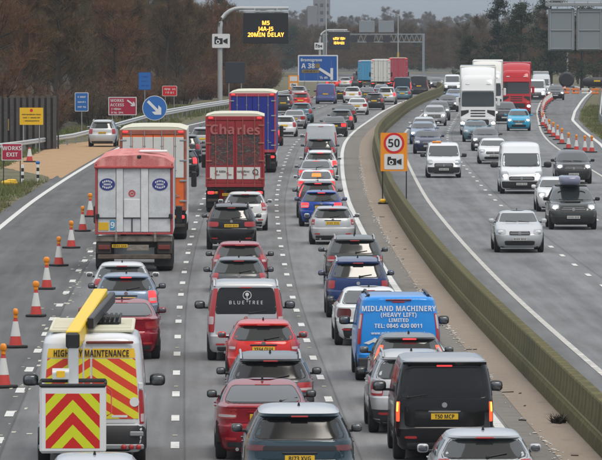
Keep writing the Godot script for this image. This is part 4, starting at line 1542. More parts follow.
	glow("matrix_on", Color(.3, .15, .02), Color(1.0, .36, .04), 2.6)
	mat("matrix_black", Color(.008, .009, .011), .5)
	mat("cone_red", Color(.52, .045, .035), .6)
	mat("cone_white", Color(.62, .62, .60), .5)
	mat("lamp_amber", Color(.82, .26, .01), .3)
	mat("barrier_orange", Color(.70, .20, .04), .6)
	mat("timber_dark", Color(.030, .026, .024), .85)
	noisy("timber", Color(.075, .068, .064), .35, .6, .85)
	mat("cabin", Color(.40, .41, .41), .6)
	mat("lamp_yellow", Color(.45, .32, .06), .6)
	# ground matter
	noisy("sand", Color(.37, .225, .105), .28, .11, .95, 0, Color(.30, .21, .13, .4))
	noisy("concrete", Color(.27, .215, .165), .30, .23, .92, 0, Color(.20, .16, .12, .5))
	noisy("moss_wall", Color(.076, .065, .013), .55, .45, .95, 0, Color(.105, .092, .030, .5))
	noisy("moss_lip", Color(.14, .125, .055), .35, .5, .95)
	noisy("earth", Color(.095, .092, .040), .45, .06, .98, 0, Color(.125, .100, .055, .8))
	noisy("bank_soil", Color(.050, .038, .026), .45, .05, .98)
	noisy("hill_soil", Color(.050, .046, .038), .5, .004, .98, 0, Color(.050, .058, .038, .4))
	noisy("line_white", Color(.58, .58, .55), .30, .35, .8)
	noisy("line_cream", Color(.46, .445, .41), .40, .35, .8)
	noisy("margin", Color(.165, .15, .13), .30, .3, .92)
	mat("fleck", Color(.46, .45, .36), .8)
	mat("flake", Color(.50, .48, .44), .85)
	mat("grass_a", Color(.105, .135, .03), .8).backlight_enabled = true
	mat("grass_b", Color(.15, .135, .06), .85)
	mat("weed_dark", Color(.02, .018, .012), .9)
	mat("bark", Color(.055, .045, .035), .95)
	mat("twig_brown", Color(.112, .070, .030), .95)
	mat("twig_red", Color(.150, .072, .034), .95)
	mat("twig_olive", Color(.085, .072, .034), .95)
	mat("twig_grey", Color(.105, .078, .046), .95)
	mat("needles", Color(.018, .036, .020), .9)
	mat("ivy", Color(.030, .050, .022), .85)
	mat("tower", Color(.20, .20, .21), .8)
	mat("tower_glass", Color(.06, .07, .08), .2)
	mat("lamp_post", Color(.42, .43, .43), .5, .2)
	M["asphalt_left"] = asphalt("asphalt_left", Color(.140, .140, .140), -12.2, [-9.2, -5.2, -1.7, 1.66], [-3.22, 0.18, -6.8], [[-99.0, 0.58], [-6.8, 0.86], [-3.22, 0.96], [0.18, 1.08], [3.5, 0.82]], 1.0)
	
	M["asphalt_right"] = asphalt("asphalt_right", Color(.143, .147, .150), 5.2, [8.5, 11.8, 15.2], [10.2, 13.6], [[5.2, 0.8], [6.75, 1.0], [16.9, 0.85]], 0.9)
	chevrons("chevron_van", 256, 256, 74.0, 1.0, 6.0, lin(0.72, 0.055, 0.018), lin(0.80, 0.74, 0.03))
	chevrons("chevron_bucket", 256, 256, 116.0, 1.05, 30.0, lin(0.64, 0.018, 0.014), lin(0.70, 0.76, 0.02))

func make_ground() -> void:
	# one sheet of rough ground following the fall of the valley, the hills behind it
	var st := mb()
	st.set_smooth_group(1)
	var ds := [-420.0]
	while ds[-1] < 1900.0:
		ds.append(ds[-1] + 30.0)
	for i in ds.size() - 1:
		for x in [-700.0, -120.0, -60.0, 0.0, 60.0, 120.0]:
			var x1: float = {-700.0: -120.0, -120.0: -60.0, -60.0: 0.0, 0.0: 60.0, 60.0: 120.0, 120.0: 700.0}[x]
			quad(st, Vector3(x, drop(ds[i]) - 0.06, -ds[i]), Vector3(x1, drop(ds[i]) - 0.06, -ds[i]), Vector3(x1, drop(ds[i + 1]) - 0.06, -ds[i + 1]), Vector3(x, drop(ds[i + 1]) - 0.06, -ds[i + 1]), Vector3(x, -50, -ds[i]))
	struct(obj("ground", st, M.earth))
	st = mb()
	st.set_smooth_group(1)
	var nz := noise(11, 0.0022, 4)
	var H := func(x: float, d: float) -> float:
		var t := smoothstep(1850.0, 3300.0, d)
		return drop(min(d, 1880.0)) - 0.5 + t * (7.5 + 6.0 * nz.get_noise_2d(x, d) - 0.006 * clamp(x, -500, 800)) + smoothstep(3300, 4600, d) * (2 + 6.0 * nz.get_noise_2d(x * 0.6 + 900, d * 0.7))
	for i in 24:
		for j in 30:
			var a := 1840.0 + i * 120.0
			var b := a + 120.0
			var x0 := -900.0 + j * 60.0
			var x1 := x0 + 60.0
			quad(st, Vector3(x0, H.call(x0, a), -a), Vector3(x1, H.call(x1, a), -a), Vector3(x1, H.call(x1, b), -b), Vector3(x0, H.call(x0, b), -b), Vector3(x0, -500, -a))
	struct(obj("hills", st, M.hill_soil))
	# wooded bank on the far side of the verge
	st = mb()
	st.set_smooth_group(1)
	for i in 34:
		var a := 440.0 + i * 20.0
		var b := a + 20.0
		for j in 6:
			var q := func(jj: int, d: float) -> Vector3:
				var hh := [0.0, 0.8, 2.4, 4.4, 5.8, 6.2, 6.0]
				var rise := smoothstep(440.0, 520.0, d) * (1.0 - 0.75 * smoothstep(760.0, 1000.0, d))
				return Vector3(road_x(d) - 18.0 - jj * 5.5, drop(d) - 0.1 + hh[jj] * rise * (1.0 + 0.2 * sin(d * 0.11 + jj)), -d)
			quad(st, q.call(j, a), q.call(j + 1, a), q.call(j + 1, b), q.call(j, b), Vector3(-20, -90, -a))
	struct(obj("wooded_bank", st, M.bank_soil))
	# carriageways
	var lc := Node3D.new()
	lc.name = "carriageway"
	add_child(lc)
	struct(lc)
	strip("surface", func(d): return left_edge(d) - 0.75, fixed(4.02), -300, 1750, 0.0, M.asphalt_left, lc, -12.2)
	strip("edge_line", func(d): return left_edge(d) - 0.12, func(d): return left_edge(d) + 0.12, -300, 1500, 0.008, M.line_white, lc)
	strip("edge_line", fixed(3.22), fixed(3.43), -300, 1500, 0.008, M.line_white, lc)
	dashes("lane_line", 0.0, 57.4, 1300, 0.17, 2.0, 9.0, M.line_white, lc)
	dashes("lane_line", -3.40, 59.4, 1300, 0.17, 2.0, 9.0, M.line_white, lc)
	dashes("lane_line", -6.95, 60.9, 620, 0.19, 2.0, 9.0, M.line_white, lc)
	# road studs and the flecks left by older markings
	st = mb()
	for off in [0.0, -3.40, -6.95]:
		var d := 63.4
		while d < 420:
			box(st, g(off, d, 0.012), Vector3(0.1, 0.022, 0.09), 0.006)
			d += 18.0
	obj("road_studs", st, M.fleck, lc)
	st = mb()
	rng.seed = 4
	for i in 150:
		var d := rng.randf_range(118, 300)
		var p := g(-6.95 + rng.randfn() * 0.22 + 0.1, d, 0.006)
		var w := rng.randf_range(0.02, 0.07)
		var l := rng.randf_range(0.08, 0.4)
		quad(st, p + Vector3(-w, 0, -l), p + Vector3(w, 0, -l), p + Vector3(w * 0.7, 0, l), p + Vector3(-w * 0.8, 0, l), p - Vector3(0, 3, 0))
	var fl := obj("paint_flecks", st, M.fleck, lc)
	fl.set_meta("kind", "stuff")
	var rc := Node3D.new()
	rc.name = "carriageway_oncoming"
	add_child(rc)
	struct(rc)
	strip("surface", fixed(5.30), func(d): return max(17.6, slip_off(d) + 0.5), -300, 1750, 0.0, M.asphalt_right, rc, 5.2)
	strip("edge_line", fixed(6.68), fixed(6.85), -300, 1500, 0.008, M.line_cream, rc)
	strip("edge_line", fixed(16.74), fixed(16.89), -300, 1500, 0.008, M.line_cream, rc)
	strip("edge_line", func(d): return slip_off(d) - 0.12, func(d): return slip_off(d) + 0.12, 395, 1000, 0.008, M.line_white, rc)
	dashes("lane_line", 9.90, 66.0, 1300, 0.16, 2.0, 9.0, M.line_white, rc)
	dashes("lane_line", 13.20, 63.0, 1300, 0.16, 2.0, 9.0, M.line_white, rc)
	var cr := Node3D.new()
	cr.name = "central_reserve"
	add_child(cr)
	struct(cr)
	strip("margin_strip", fixed(3.50), fixed(3.98), -300, 1750, 0.006, M.margin, cr)
	strip("concrete_strip", fixed(3.98), fixed(5.36), -300, 1750, 0.012, M.concrete, cr)
	# flakes of broken joint filler and stones along the joint
	st = mb()
	rng.seed = 8
	for i in 1500:
		var d := 108.0 + pow(rng.randf(), 1.3) * 300.0
		var cl: float = pow(absf(sin(d * 0.13) * sin(d * 0.037 + 1.0)), 0.7)
		if rng.randf() > cl:
			continue
		var p := g(4.0 + rng.randfn() * 0.07, d, 0.016)
		var s := rng.randf_range(0.012, 0.055)
		var ring := []
		for q in 6:
			var an := TAU * q / 6.0 + rng.randf() * 0.7
			ring.append(p + Vector3(cos(an) * s * rng.randf_range(0.6, 1.2), rng.randf_range(0.0, 0.012), sin(an) * s * rng.randf_range(1.5, 4.0)))
		for q in 6:
			tri(st, ring[q], ring[(q + 1) % 6], p + Vector3(0, 0.015, 0), p - Vector3(0, 4, 0))
	var rub := obj("rubble", st, M.flake, cr)
	rub.set_meta("kind", "stuff")
	st = mb()
	for i in 16:
		var d := 116.0 + rng.randf() * 190.0
		var p := g(4.05 + rng.randfn() * 0.22, d, 0.02)
		var an := rng.randf() * 3.0
		var l := rng.randf_range(0.05, 0.16)
		tube(st, [p - Vector3(cos(an) * l, 0, sin(an) * l), p + Vector3(0, 0.0, 0.03), p + Vector3(cos(an) * l, 0, sin(an) * l)], [0.016], 4)
	var deb := obj("debris", st, M.bark, cr)
	deb.set_meta("kind", "stuff")
	# sand-coloured refuge bay
	var edge := noise(14, 0.09, 3)
	var bl := func(d: float) -> float:
		var t := smoothstep(353.0, 384.0, d) * (1.0 - 0.9 * smoothstep(440.0, 482.0, d))
		return -11.62 - t * (3.7 + 0.5 * edge.get_noise_1d(d * 3.0)) - 0.05
	st = mb()
	st.set_smooth_group(1)
	for i in 86:
		var a := 353.0 + i * 1.5
		var b := a + 1.5
		var la: float = bl.call(a)
		var lb: float = bl.call(b)
		quad(st, g(la, a, 0.006), g(-11.55, a, 0.006), g(-11.55, b, 0.006), g(lb, b, 0.006), g(-13, a, -9))
		# the loose outer edge runs down into the grass
		quad(st, g(la - 0.7, a, -0.075), g(la, a, 0.006), g(lb, b, 0.006), g(lb - 0.7, b, -0.075), g(-13, a, -9))
	struct(obj("refuge_bay", st, M.sand))
	# concrete step barrier, green with moss
	st = mb()
	var prof := [[0.0, -0.02], [0.015, 0.30], [0.085, 0.40], [0.13, 0.92], [0.15, 0.95], [0.37, 0.95], [0.39, 0.92], [0.44, 0.40], [0.51, 0.30], [0.52, -0.02]]
	var dd := -100.0
	while dd < 1200:
		var de := dd + 6.0
		for j in prof.size() - 1:
			st.set_smooth_group(40 + j)
			var a := g(4.82 + prof[j][0], dd, prof[j][1])
			var b := g(4.82 + prof[j + 1][0], dd, prof[j + 1][1])
			var c := g(4.82 + prof[j + 1][0], de, prof[j + 1][1])
			var e := g(4.82 + prof[j][0], de, prof[j][1])
			quad(st, a, b, c, e, g(5.08, dd + 3, 0.2))
		dd = de
	var bar := obj("step_barrier", st, M.moss_wall)
	bar.name = "concrete_barrier"
	tag(bar, "long concrete step barrier green with moss along the central reserve", "barrier")
	st = mb()
	strip_lip(st)
	obj("step_edge", st, M.moss_lip, bar)
	var wd := mb()
	rng.seed = 3
	for i in 160:
		var a := rng.randf() * TAU
		var p := g(4.62, 139.5, 0.0) + Vector3(cos(a) * rng.randf() * 0.14, 0, sin(a) * rng.randf() * 0.3)
		sliver(wd, p, p + Vector3(rng.randfn() * 0.09, rng.randf_range(0.05, 0.24), rng.randfn() * 0.12), 0.02, rng)
	tag(obj("dead_weed", wd, M.weed_dark), "dark withered weed growing at the foot of the mossy barrier", "weed")
	# verge grass: nobody could count it
	var gm := mb()
	rng.seed = 21
	for i in 15:
		var p := Vector3(rng.randf_range(-.25, .25), -0.02, rng.randf_range(-.25, .25))
		sliver(gm, p, p + Vector3(rng.randfn() * 0.10, rng.randf_range(0.10, 0.34), rng.randfn() * 0.10), 0.014, rng)
	gm.generate_normals()
	var gmesh := gm.commit()
	for q in [["grass_a", 9000, 1], ["grass_b", 6000, 2]]:
		var mm := MultiMesh.new()
		mm.transform_format = MultiMesh.TRANSFORM_3D
		mm.mesh = gmesh
		var tf := []
		rng.seed = 100 + q[2]
		var patch := noise(60 + q[2], 0.12, 3)
		var left: int = q[1]
		while left > 0:
			left -= 1
			var d := rng.randf_range(255, 640)
			var off := rng.randf_range(-24.0, -11.9) if rng.randf() < 0.80 else slip_off(d) + rng.randf_range(0.7, 4.0)
			if off < 0 and d > 345 and d < 482 and off > -16.0:
				continue
			if off < 0 and off > left_edge(d) - 0.9:
				continue
			if patch.get_noise_2d(off, d * 0.4) < -0.12:
				continue
			var s := rng.randf_range(0.6, 1.5)
			tf.append(Transform3D(Basis(Vector3.UP, rng.randf() * TAU).scaled(Vector3(s, s, s)), g(off, d, -0.05)))
		mm.instance_count = tf.size()
		for i in tf.size():
			mm.set_instance_transform(i, tf[i])
		var mi := MultiMeshInstance3D.new()
		mi.multimesh = mm
		mi.material_override = M[q[0]]
		mi.name = "verge_grass" if q[2] == 1 else "dry_verge_grass"
		add_child(mi)
		mi.set_meta("kind", "stuff")
		tag(mi, "short green grass on the motorway verges" if q[2] == 1 else "straw coloured dry grass on the motorway verges", "grass")
func strip_lip(st: SurfaceTool) -> void:
	var d := 80.0
	while d < 700:
		var e := d + 6.0
		quad(st, g(4.874, d, 0.375), g(4.899, d, 0.41), g(4.899, e, 0.41), g(4.874, e, 0.375), g(5.1, d, 0.1))
		d = e

func beside(x: float, d: float) -> String:
	var a := x / d
	if a < -0.0355:
		return " on the bank behind the dark fence"
	if a < -0.025:
		return " on the bank behind the parked people carrier"
	if a < -0.0125:
		return " on the bank behind the keep right sign"
	return " on the bank beyond the message sign mast"
func make_trees() -> void:
	var A := bare_tree(1, 12.0, 0.30, 0.55)
	var B := bare_tree(2, 11.0, 0.34, 0.35)
	var C := bare_tree(3, 13.0, 0.26, 0.75)
	var D := bare_tree(4, 9.5, 0.38, 0.5)
	var sh1 := shrub(11, 3.0)
	var sh2 := shrub(12, 2.4)
	var E1 := evergreen(31, 12.0, 3.0)
	var E2 := evergreen(32, 10.0, 3.6)
	var r := RandomNumberGenerator.new()
	r.seed = 77
	var kinds := [[A, "twig_brown", "bare brown tree with dense upright twigs"], [B, "twig_red", "bare reddish brown tree with wide spreading twigs"], [C, "twig_olive", "tall olive brown tree with narrow crown"], [D, "twig_grey", "lower bare greyish tree with a round crown"]]
	var n := 0
	for row in [[-21.0, 14.0], [-25.0, 15.0], [-29.0, 17.0], [-35.0, 19.0]]:
		var d := 470.0 + r.randf() * 8
		while d < 1010:
			var off: float = row[0] + r.randf_range(-1.8, 1.8)
			var x := road_x(d) + off
			if x > -0.0451 * d - 3.5:
				var q: Array = kinds[(n * 7 + int(d * 0.3)) % 4]
				var sc: float = r.randf_range(0.85, 1.15) * (1.0 if d < 740 else lerp(1.0, 0.62, (d - 740) / 270.0))
				var lift: float = {-21.0: 0.4, -25.0: 1.2, -29.0: 2.6, -35.0: 4.2}[row[0]] * smoothstep(440.0, 520.0, d) * (1.0 - 0.75 * smoothstep(760.0, 1000.0, d))
				plant("bare_tree", q[2] + beside(x, d), "tree", "bare trees on the wooded bank", q[0], "bark", q[1], Vector3(x, drop(d) + lift - 0.2, -d), sc, r.randf() * TAU)
				n += 1
			d += row[1] * r.randf_range(0.7, 1.25)
	for i in 44:
		var d := 462.0 + i * 12.0 + r.randf_range(-4, 4)
		var off := r.randf_range(-20.5, -17.6)
		var x := road_x(d) + off
		if x < -0.0451 * d - 2.0:
			continue
		plant("thicket_shrub", "reddish leafless shrub in the thicket at the foot of the wooded bank" if i % 2 == 0 else "brown leafless shrub in the thicket at the foot of the wooded bank", "shrub", "leafless shrubs below the trees", sh1 if i % 3 else sh2, "bark", "twig_red" if i % 2 == 0 else "twig_grey", Vector3(x, drop(d) - 0.05, -d), r.randf_range(0.8, 1.35), r.randf() * TAU, "stems", "twigs")
	for p in [[-27.5, 640.0, 1.15], [-26.0, 655.0, 1.0], [-27.0, 690.0, 1.1], [-21.5, 820.0, 0.95]]:
		plant("evergreen_tree", "dark evergreen tree standing among the bare trees beyond the verge", "tree", "evergreens among the bare trees", E1, "bark", "needles", Vector3(road_x(p[1]) + p[0], drop(p[1]) + 1.0, -p[1]), p[2], p[1])
	# the other side of the motorway: dark evergreens and bare trees behind them
	for p in [[25.0, 850.0, 1.05, 0], [28.5, 862.0, 1.18, 1], [32.5, 870.0, 1.25, 0], [37.0, 880.0, 1.12, 1], [22.0, 868.0, 0.8, 1], [48.0, 900.0, 1.1, 0], [53.0, 905.0, 1.1, 1]]:
		var dd: float = p[1]
		plant("evergreen_tree", "dark evergreen tree in the clump behind the red lorry" if p[0] < 40 else "dark evergreen tree behind the grey back of the gantry sign", "tree", "evergreens beyond the slip road", E1 if p[3] == 0 else E2, "bark", "ivy" if p[3] == 1 else "needles", Vector3(p[0], drop(dd) - 0.1, -dd), p[2], p[0])
	for i in 40:
		var dd := 930.0 + (i % 20) * 17.0 + r.randf_range(-6, 6)
		var x := 34.0 + (i / 20) * 9.0 + r.randf_range(-3, 3) + (1200 - dd) * 0.035
		var q: Array = kinds[i % 4]
		plant("bare_tree", "leafless tree in the brown wood beyond the oncoming lanes", "tree", "bare trees beyond the oncoming lanes", q[0], "bark", q[1], Vector3(x, drop(dd) - 0.1, -dd), r.randf_range(0.8, 1.1), r.randf() * TAU)
	# far-off woods that read as one mass
	var sets := [[A[1], "twig_grey", 300, 5], [B[1], "twig_brown", 300, 6], [E2[1], "ivy", 60, 7]]
	var woods := Node3D.new()
	woods.name = "distant_wood"
	add_child(woods)
	woods.set_meta("kind", "stuff")
	tag(woods, "hazy mass of far-off bare woodland closing the valley", "wood")
	var nz := noise(11, 0.0022, 4)
	for q in sets:
		var mm := MultiMesh.new()
		mm.transform_format = MultiMesh.TRANSFORM_3D
		mm.mesh = q[0]
		mm.instance_count = q[2] * 2
		var rr := RandomNumberGenerator.new()
		rr.seed = q[3]
		for i in q[2] * 2:
			var d := 0.0
			var x := 0.0
			var y := 0.0
			var s := rr.randf_range(0.75, 1.2)
			if i < q[2]:
				d = rr.randf_range(1480, 1780)
				x = rr.randf_range(-60, 120)
				y = drop(d)
			else:
				d = rr.randf_range(2150, 3400)
				x = rr.randf_range(-0.05, 0.05) * d
				var t := smoothstep(1850.0, 3300.0, d)
				y = drop(1880.0) - 0.7 + t * (7.5 + 6.0 * nz.get_noise_2d(x, d) - 0.006 * clamp(x, -500, 800)) + smoothstep(3300, 4600, d) * (2 + 6.0 * nz.get_noise_2d(x * 0.6 + 900, d * 0.7))
				s *= 0.95
			mm.set_instance_transform(i, Transform3D(Basis(Vector3.UP, rr.randf() * TAU).scaled(Vector3(s * 1.2, s, s * 1.2)), Vector3(x, y, -d)))
		var mi := MultiMeshInstance3D.new()
		mi.multimesh = mm
		mi.material_override = M[q[1]]
		mi.name = "crowns"
		woods.add_child(mi, true)

func make_furniture() -> void:
	var st := mb()
	# cones along the closed lane
	for p in [[-6.83, 153.0], [-7.34, 171.5], [-7.52, 189.3], [-7.94, 208.3], [-8.27, 227.8], [-8.45, 245.4], [-8.66, 264.6], [-8.97, 283.9]]:
		cone("red and white cone with amber lamp in the row beside the tipper", Vector3(p[0], drop(p[1]) + 0.004, -p[1]), true, "lamp-topped cones beside the dashed line")
	cone("lone red and white cone beside the sandy bay under the yellow notice", Vector3(-15.9, 0.0, -391.0), false, "", 1.15)
	for p in [[17.24, 430.2], [17.47, 447.1], [17.74, 461.6], [17.88, 473.2], [18.05, 485.3], [18.87, 520.9], [17.44, 422.8], [17.85, 419.7], [18.25, 419.0]]:
		cone("red and white cone with amber lamp in the row closing the slip road", Vector3(p[0], 0.004, -p[1]), true, "cones across the slip road", 1.05)
	var d := 500.0
	while d < 820:
		var X := 0.0
		var T := [[485.0, 18.05], [520.9, 18.87], [556.7, 20.0], [591.5, 21.16], [638.0, 23.11], [679.9, 25.24], [733.6, 28.0], [805.4, 31.6], [900.0, 36.0]]
		for i in T.size() - 1:
			if d >= T[i][0]:
				X = lerp(T[i][1], T[i + 1][1], (d - T[i][0]) / (T[i + 1][0] - T[i][0]))
		if abs(d - 520) > 5:
			cone("faded orange cone in the long curving line up the slip road", Vector3(X + 0.15, drop(d) + 0.004, -d), false, "cones curving up the slip road", 1.1)
		d += 11.0
	cone("small cone standing on the reserve beside the far end of the mossy barrier", g(4.45, 610, 0.01), false, "")
	cone("bright orange cone between the two carriageways beyond the grey cars", g(7.2, 713, 0.01), false, "", 1.3)
	# dark slatted fence
	var f := thing("timber_fence", "tall dark fence of upright timber boards behind the crash barrier", "fence", Vector3(-19.9, 0, -431))
	st = mb()
	box(st, Vector3(2.0, 1.6, -0.12), Vector3(4.2, 3.4, 0.05), 0.01)
	obj("backing", st, M.timber_dark, f)
	for i in 11:
		st = mb()
		var hh := 3.35 + 0.05 * sin(i * 2.3) + 0.01 * i
		box(st, Vector3(0.05 + i * 0.395, hh * 0.5, 0.0), Vector3(0.24, hh, 0.07), 0.012)
		obj("board", st, M.timber, f)
	st = mb()
	box(st, Vector3(4.22, 1.72, -0.1), Vector3(0.1, 3.6, 0.3), 0.02)
	obj("end_post", st, M.timber_dark, f)
	st = mb()
	box(st, Vector3(1.02, 1.55, 0.045), Vector3(0.09, 0.75, 0.02), 0.005)
	obj("marker_strip", st, M.sign_brown, f)
	# yellow notice in front of the fence
	var n := thing("yellow_notice", "yellow notice board with red disc and small print in front of the dark fence", "sign", Vector3(-17.0, 0, -421))
	var b := board(n, 1.48, 1.08, 2.25, "sign_yellow", "", "board", 0.03)
	st = mb()
	disc(st, Vector3(0, 2.62, 0.022), 0, 0.1, 0.01, 20)
	obj("red_disc", st, M.sign_red_bright, b)
	for q in 3:
		small_print(b, 1.2 - 0.12 * q, 0.085, Vector3(0, 2.36 - 0.2 * q, 0.028), M.black_print, 40 + q)
	posts(n, [-0.5, 0.5], 2.7)
	# works exit
	var we := thing("works_exit_sign", "red works exit sign on two thin legs at the grass edge", "sign", Vector3(-14.55, 0, -336), 0.05)
	b = board(we, 1.04, 0.86, 1.72, "sign_red", "sign_white", "board", 0.03)
	text(b, "WORKS", 0.20, Vector3(0, 1.90, 0.032), M.sign_white, Vector3.ZERO, true, 1.0)
	text(b, "EXIT", 0.20, Vector3(0, 1.58, 0.032), M.sign_white, Vector3.ZERO, true, 1.0)
	posts(we, [-0.42, 0.42], 2.0, 0.025, "trim")
	for p in [[-14.35, 344.0, "black and white marker post beside the works exit sign", false], [-13.6, 345.0, "striped marker post with blue cap at the edge of the sandy bay", true]]:
		var mp := thing("marker_post", p[2], "marker post", Vector3(p[0], 0, -p[1]))
		for q in 5:
			st = mb()
			box(st, Vector3(0, 0.09 + q * 0.18, 0), Vector3(0.14, 0.18, 0.1), 0.01)
			obj("band", st, M.white_plain if q % 2 == 0 else M.black_print, mp)
		if p[3]:
			st = mb()
			sup(st, Vector3(0, 0.98, 0), Vector3(0.11, 0.09, 0.08), 0.7, 10, 6)
			obj("cap", st, M.sign_blue_light, mp)
	st = mb()
	sup(st, Vector3(0, 0.12, 0), Vector3(0.42, 0.14, 0.3), 0.75, 16, 8)
	sup(st, Vector3(0.12, 0.23, 0.05), Vector3(0.26, 0.09, 0.2), 0.7, 16, 8)
	var bag := obj("sandbag", st, M.sign_yellow)
	bag.position = Vector3(-14.75, 0, -337.5)
	tag(bag, "yellow sandbag lying at the foot of the works exit sign", "sandbag")
	# crash barrier beside the bay
	var path := [[-23.0, 380.0], [-19.5, 403.0], [-17.6, 419.0], [-15.2, 446.0], [-14.2, 470.0], [-13.3, 500.0], [-11.4, 561.0], [-8.6, 605.0], [-5.6, 645.0], [-2.9, 700.0], [0.2, 790.0]]
	guard_rail(path, "galvanised crash barrier running past the sandy bay and along the verge", 5.0)
	guard_rail([[-11.6, 540.0], [-9.3, 580.0], [-6.4, 620.0], [-4.0, 660.0]], "short nearer crash barrier curving behind the orange lorry", 5.0)
	guard_rail([[22.1, 470.0], [24.2, 540.0], [28.8, 640.0], [32.5, 720.0], [38.5, 850.0]], "crash barrier on the grass outside the closed slip road", 6.0)
	# blue distance markers
	for p in [[-15.77, 480.0, 2.4, "small blue motorway marker sign on a post behind the crash barrier", 1.0], [-12.4, 530.0, 3.42, "blue marker sign high on a post above the red works sign", 1.02]]:
		var s := thing("marker_sign", p[3], "sign", Vector3(p[0], drop(p[1]), -p[1]))
		b = board(s, 0.98 * p[4], 1.36 * p[4], p[2] - 0.0, "sign_blue_light", "sign_white" if p[4] == 1.0 else "sign_blue", "board", 0.08)
		for q in 3:
			small_print(b, 0.55, 0.14, Vector3(0, p[2] + 0.36 - 0.36 * q, 0.034), M.sign_white if p[4] == 1.0 else M.sign_blue, 70 + q)
		posts(s, [0.0], p[2])
	# red works access sign
	var wa := thing("works_access_sign", "large red works access sign with white arrow beside the silver car", "sign", Vector3(-13.9, 0, -520))
	b = board(wa, 2.2, 1.42, 1.42 + 0.15, "sign_red", "sign_white", "board", 0.03)
	text(b, "WORKS", 0.22, Vector3(-0.42, 2.0, 0.034), M.sign_white)
	text(b, "ACCESS", 0.22, Vector3(-0.42, 1.66, 0.034), M.sign_white)
	small_print(b, 0.7, 0.18, Vector3(-0.5, 1.34, 0.036), M.sign_white, 5)
	small_print(b, 0.9, 0.18, Vector3(-0.42, 1.06, 0.036), M.sign_white, 6)
	st = mb()
	poly(st, arrow_poly(ARROW, Vector2(0.68, 1.80), 0.62, -2.2), 0.05, 0.03)
	obj("arrow", st, M.sign_white, b)
	posts(wa, [-0.8, 0.8], 2.0)
	# keep right disc on a frame in the closed lane
	var kr := thing("keep_right_sign", "round blue keep right sign with white arrow on a frame in the closed lane", "sign", Vector3(-10.3, 0, -470))
	st = mb()
	disc(st, Vector3(0, 2.1, 0.0), 0, 0.87, 0.04, 40)
	b = obj("rim", st, M.sign_white, kr)
	st = mb()
	disc(st, Vector3(0, 2.1, 0.041), 0, 0.83, 0.006, 40)
	obj("face", st, M.sign_blue_light, b)
	st = mb()
	poly(st, arrow_poly(ARROW, Vector2(0.0, 2.1), 1.1, -2.36), 0.06, 0.012)
	obj("arrow", st, M.sign_white, b)
	posts(kr, [-0.4, 0.4], 2.2, 0.035, "trim")
	var rs := thing("red_works_sign", "small red roadworks sign with white rim above the crash barrier", "sign", Vector3(-12.0, 0, -610))
	b = board(rs, 1.36, 0.95, 1.75, "sign_red_bright", "sign_white", "board", 0.12)
	small_print(b, 0.95, 0.2, Vector3(0, 1.92, 0.034), M.sign_white, 8)
	small_print(b, 0.95, 0.2, Vector3(0, 1.60, 0.034), M.sign_white, 9)
	posts(rs, [-0.4, 0.4], 2.0)
	# fifty limit board on the reserve
	var fi := thing("speed_limit_board", "orange board with fifty limit and camera symbol on the central reserve", "sign", Vector3(4.22, 0, -303), -0.04)
	b = board(fi, 1.22, 1.74, 2.38, "sign_orange", "", "board", 0.03)
	st = mb()
	disc(st, Vector3(0, 2.78, 0.022), 0, 0.47, 0.010, 40)
	var rd := obj("red_ring", st, M.sign_red_bright, b)
	st = mb()
	disc(st, Vector3(0, 2.78, 0.033), 0, 0.365, 0.006, 40)
	obj("white_disc", st, M.sign_white, rd)
	text(b, "50", 0.37, Vector3(0, 2.78, 0.044), M.black_print)
	st = mb()
	poly(st, rounded(0.88, 0.70, 0.05, Vector2(0, 1.94)), 0.034, 0.012)
	obj("camera_plate", st, M.sign_white, b)
	camera_symbol(b, Vector3(0, 1.94, 0.046), 0.95, M.black_print)
	for p in [[-0.52, 0.0], [0.56, -0.08]]:
		st = mb()
		cyl(st, Vector3(p[0], 0.0, p[1] - 0.05), Vector3(p[0], 3.1, p[1] - 0.05), 0.028)
		obj("post", st, M.trim, fi)
	st = mb()
	box(st, Vector3(-0.35, 0.06, 0.02), Vector3(0.75, 0.1, 0.16), 0.03)
	obj("foot", st, M.trim, fi)
	st = mb()
	sup(st, Vector3(-0.5, 0.16, 0.04), Vector3(0.15, 0.1, 0.14), 0.75, 12, 6)
	obj("sandbag", st, M.sign_yellow, fi)
	# cantilever message sign
	message_sign(Vector3(-7.82, drop(645), -645), 9.35, 6.6, 2.25, 4.35, 2.95, 5.95, ["M5", "J4A-J5", "20MIN DELAY"], "cantilever message sign with orange letters over a camera plate and dark board", true)
	message_sign(Vector3(3.7, drop(1310), -1310), 9.6, 5.4, 1.6, 4.3, 3.4, 5.8, ["", ""], "smaller far cantilever message sign with two orange lines in the haze", false)
	# direction sign
	var ds := thing("direction_sign", "large blue motorway direction sign with slip road arrow on posts", "sign", Vector3(2.16, drop(850), -850))
	b = board(ds, 5.1, 3.42, 1.2 + 1.71, "sign_blue", "sign_white", "board", 0.12)
	text(b, "Bromsgrove", 0.36, Vector3(-0.85, 3.98, 0.05), M.sign_white, Vector3.ZERO, true, 0.95)
	text(b, "A 38", 0.62, Vector3(-1.25, 3.22, 0.05), M.sign_white)
	st = mb()
	poly(st, rounded(0.6, 0.56, 0.08, Vector2(-0.05, 3.24)), 0.05, 0.015)
	obj("symbol_plate", st, M.sign_brown, b)
	st = mb()
	poly(st, rounded(2.25, 0.42, 0.06, Vector2(-0.95, 2.55)), 0.05, 0.015)
	var yp := obj("diversion_plate", st, M.sign_brown, b)
	small_print(yp, 1.8, 0.24, Vector3(-0.95, 2.55, 0.06), M.black_print, 15)
	text(b, "½ m", 0.36, Vector3(0.72, 1.75, 0.05), M.sign_white)
	st = mb()
	beam(st, Vector3(1.75, 1.45, 0.06), Vector3(1.75, 2.95, 0.06), 0.02, 0.3)
	beam(st, Vector3(0.15, 2.85, 0.06), Vector3(1.68, 1.95, 0.06), 0.02, 0.3)
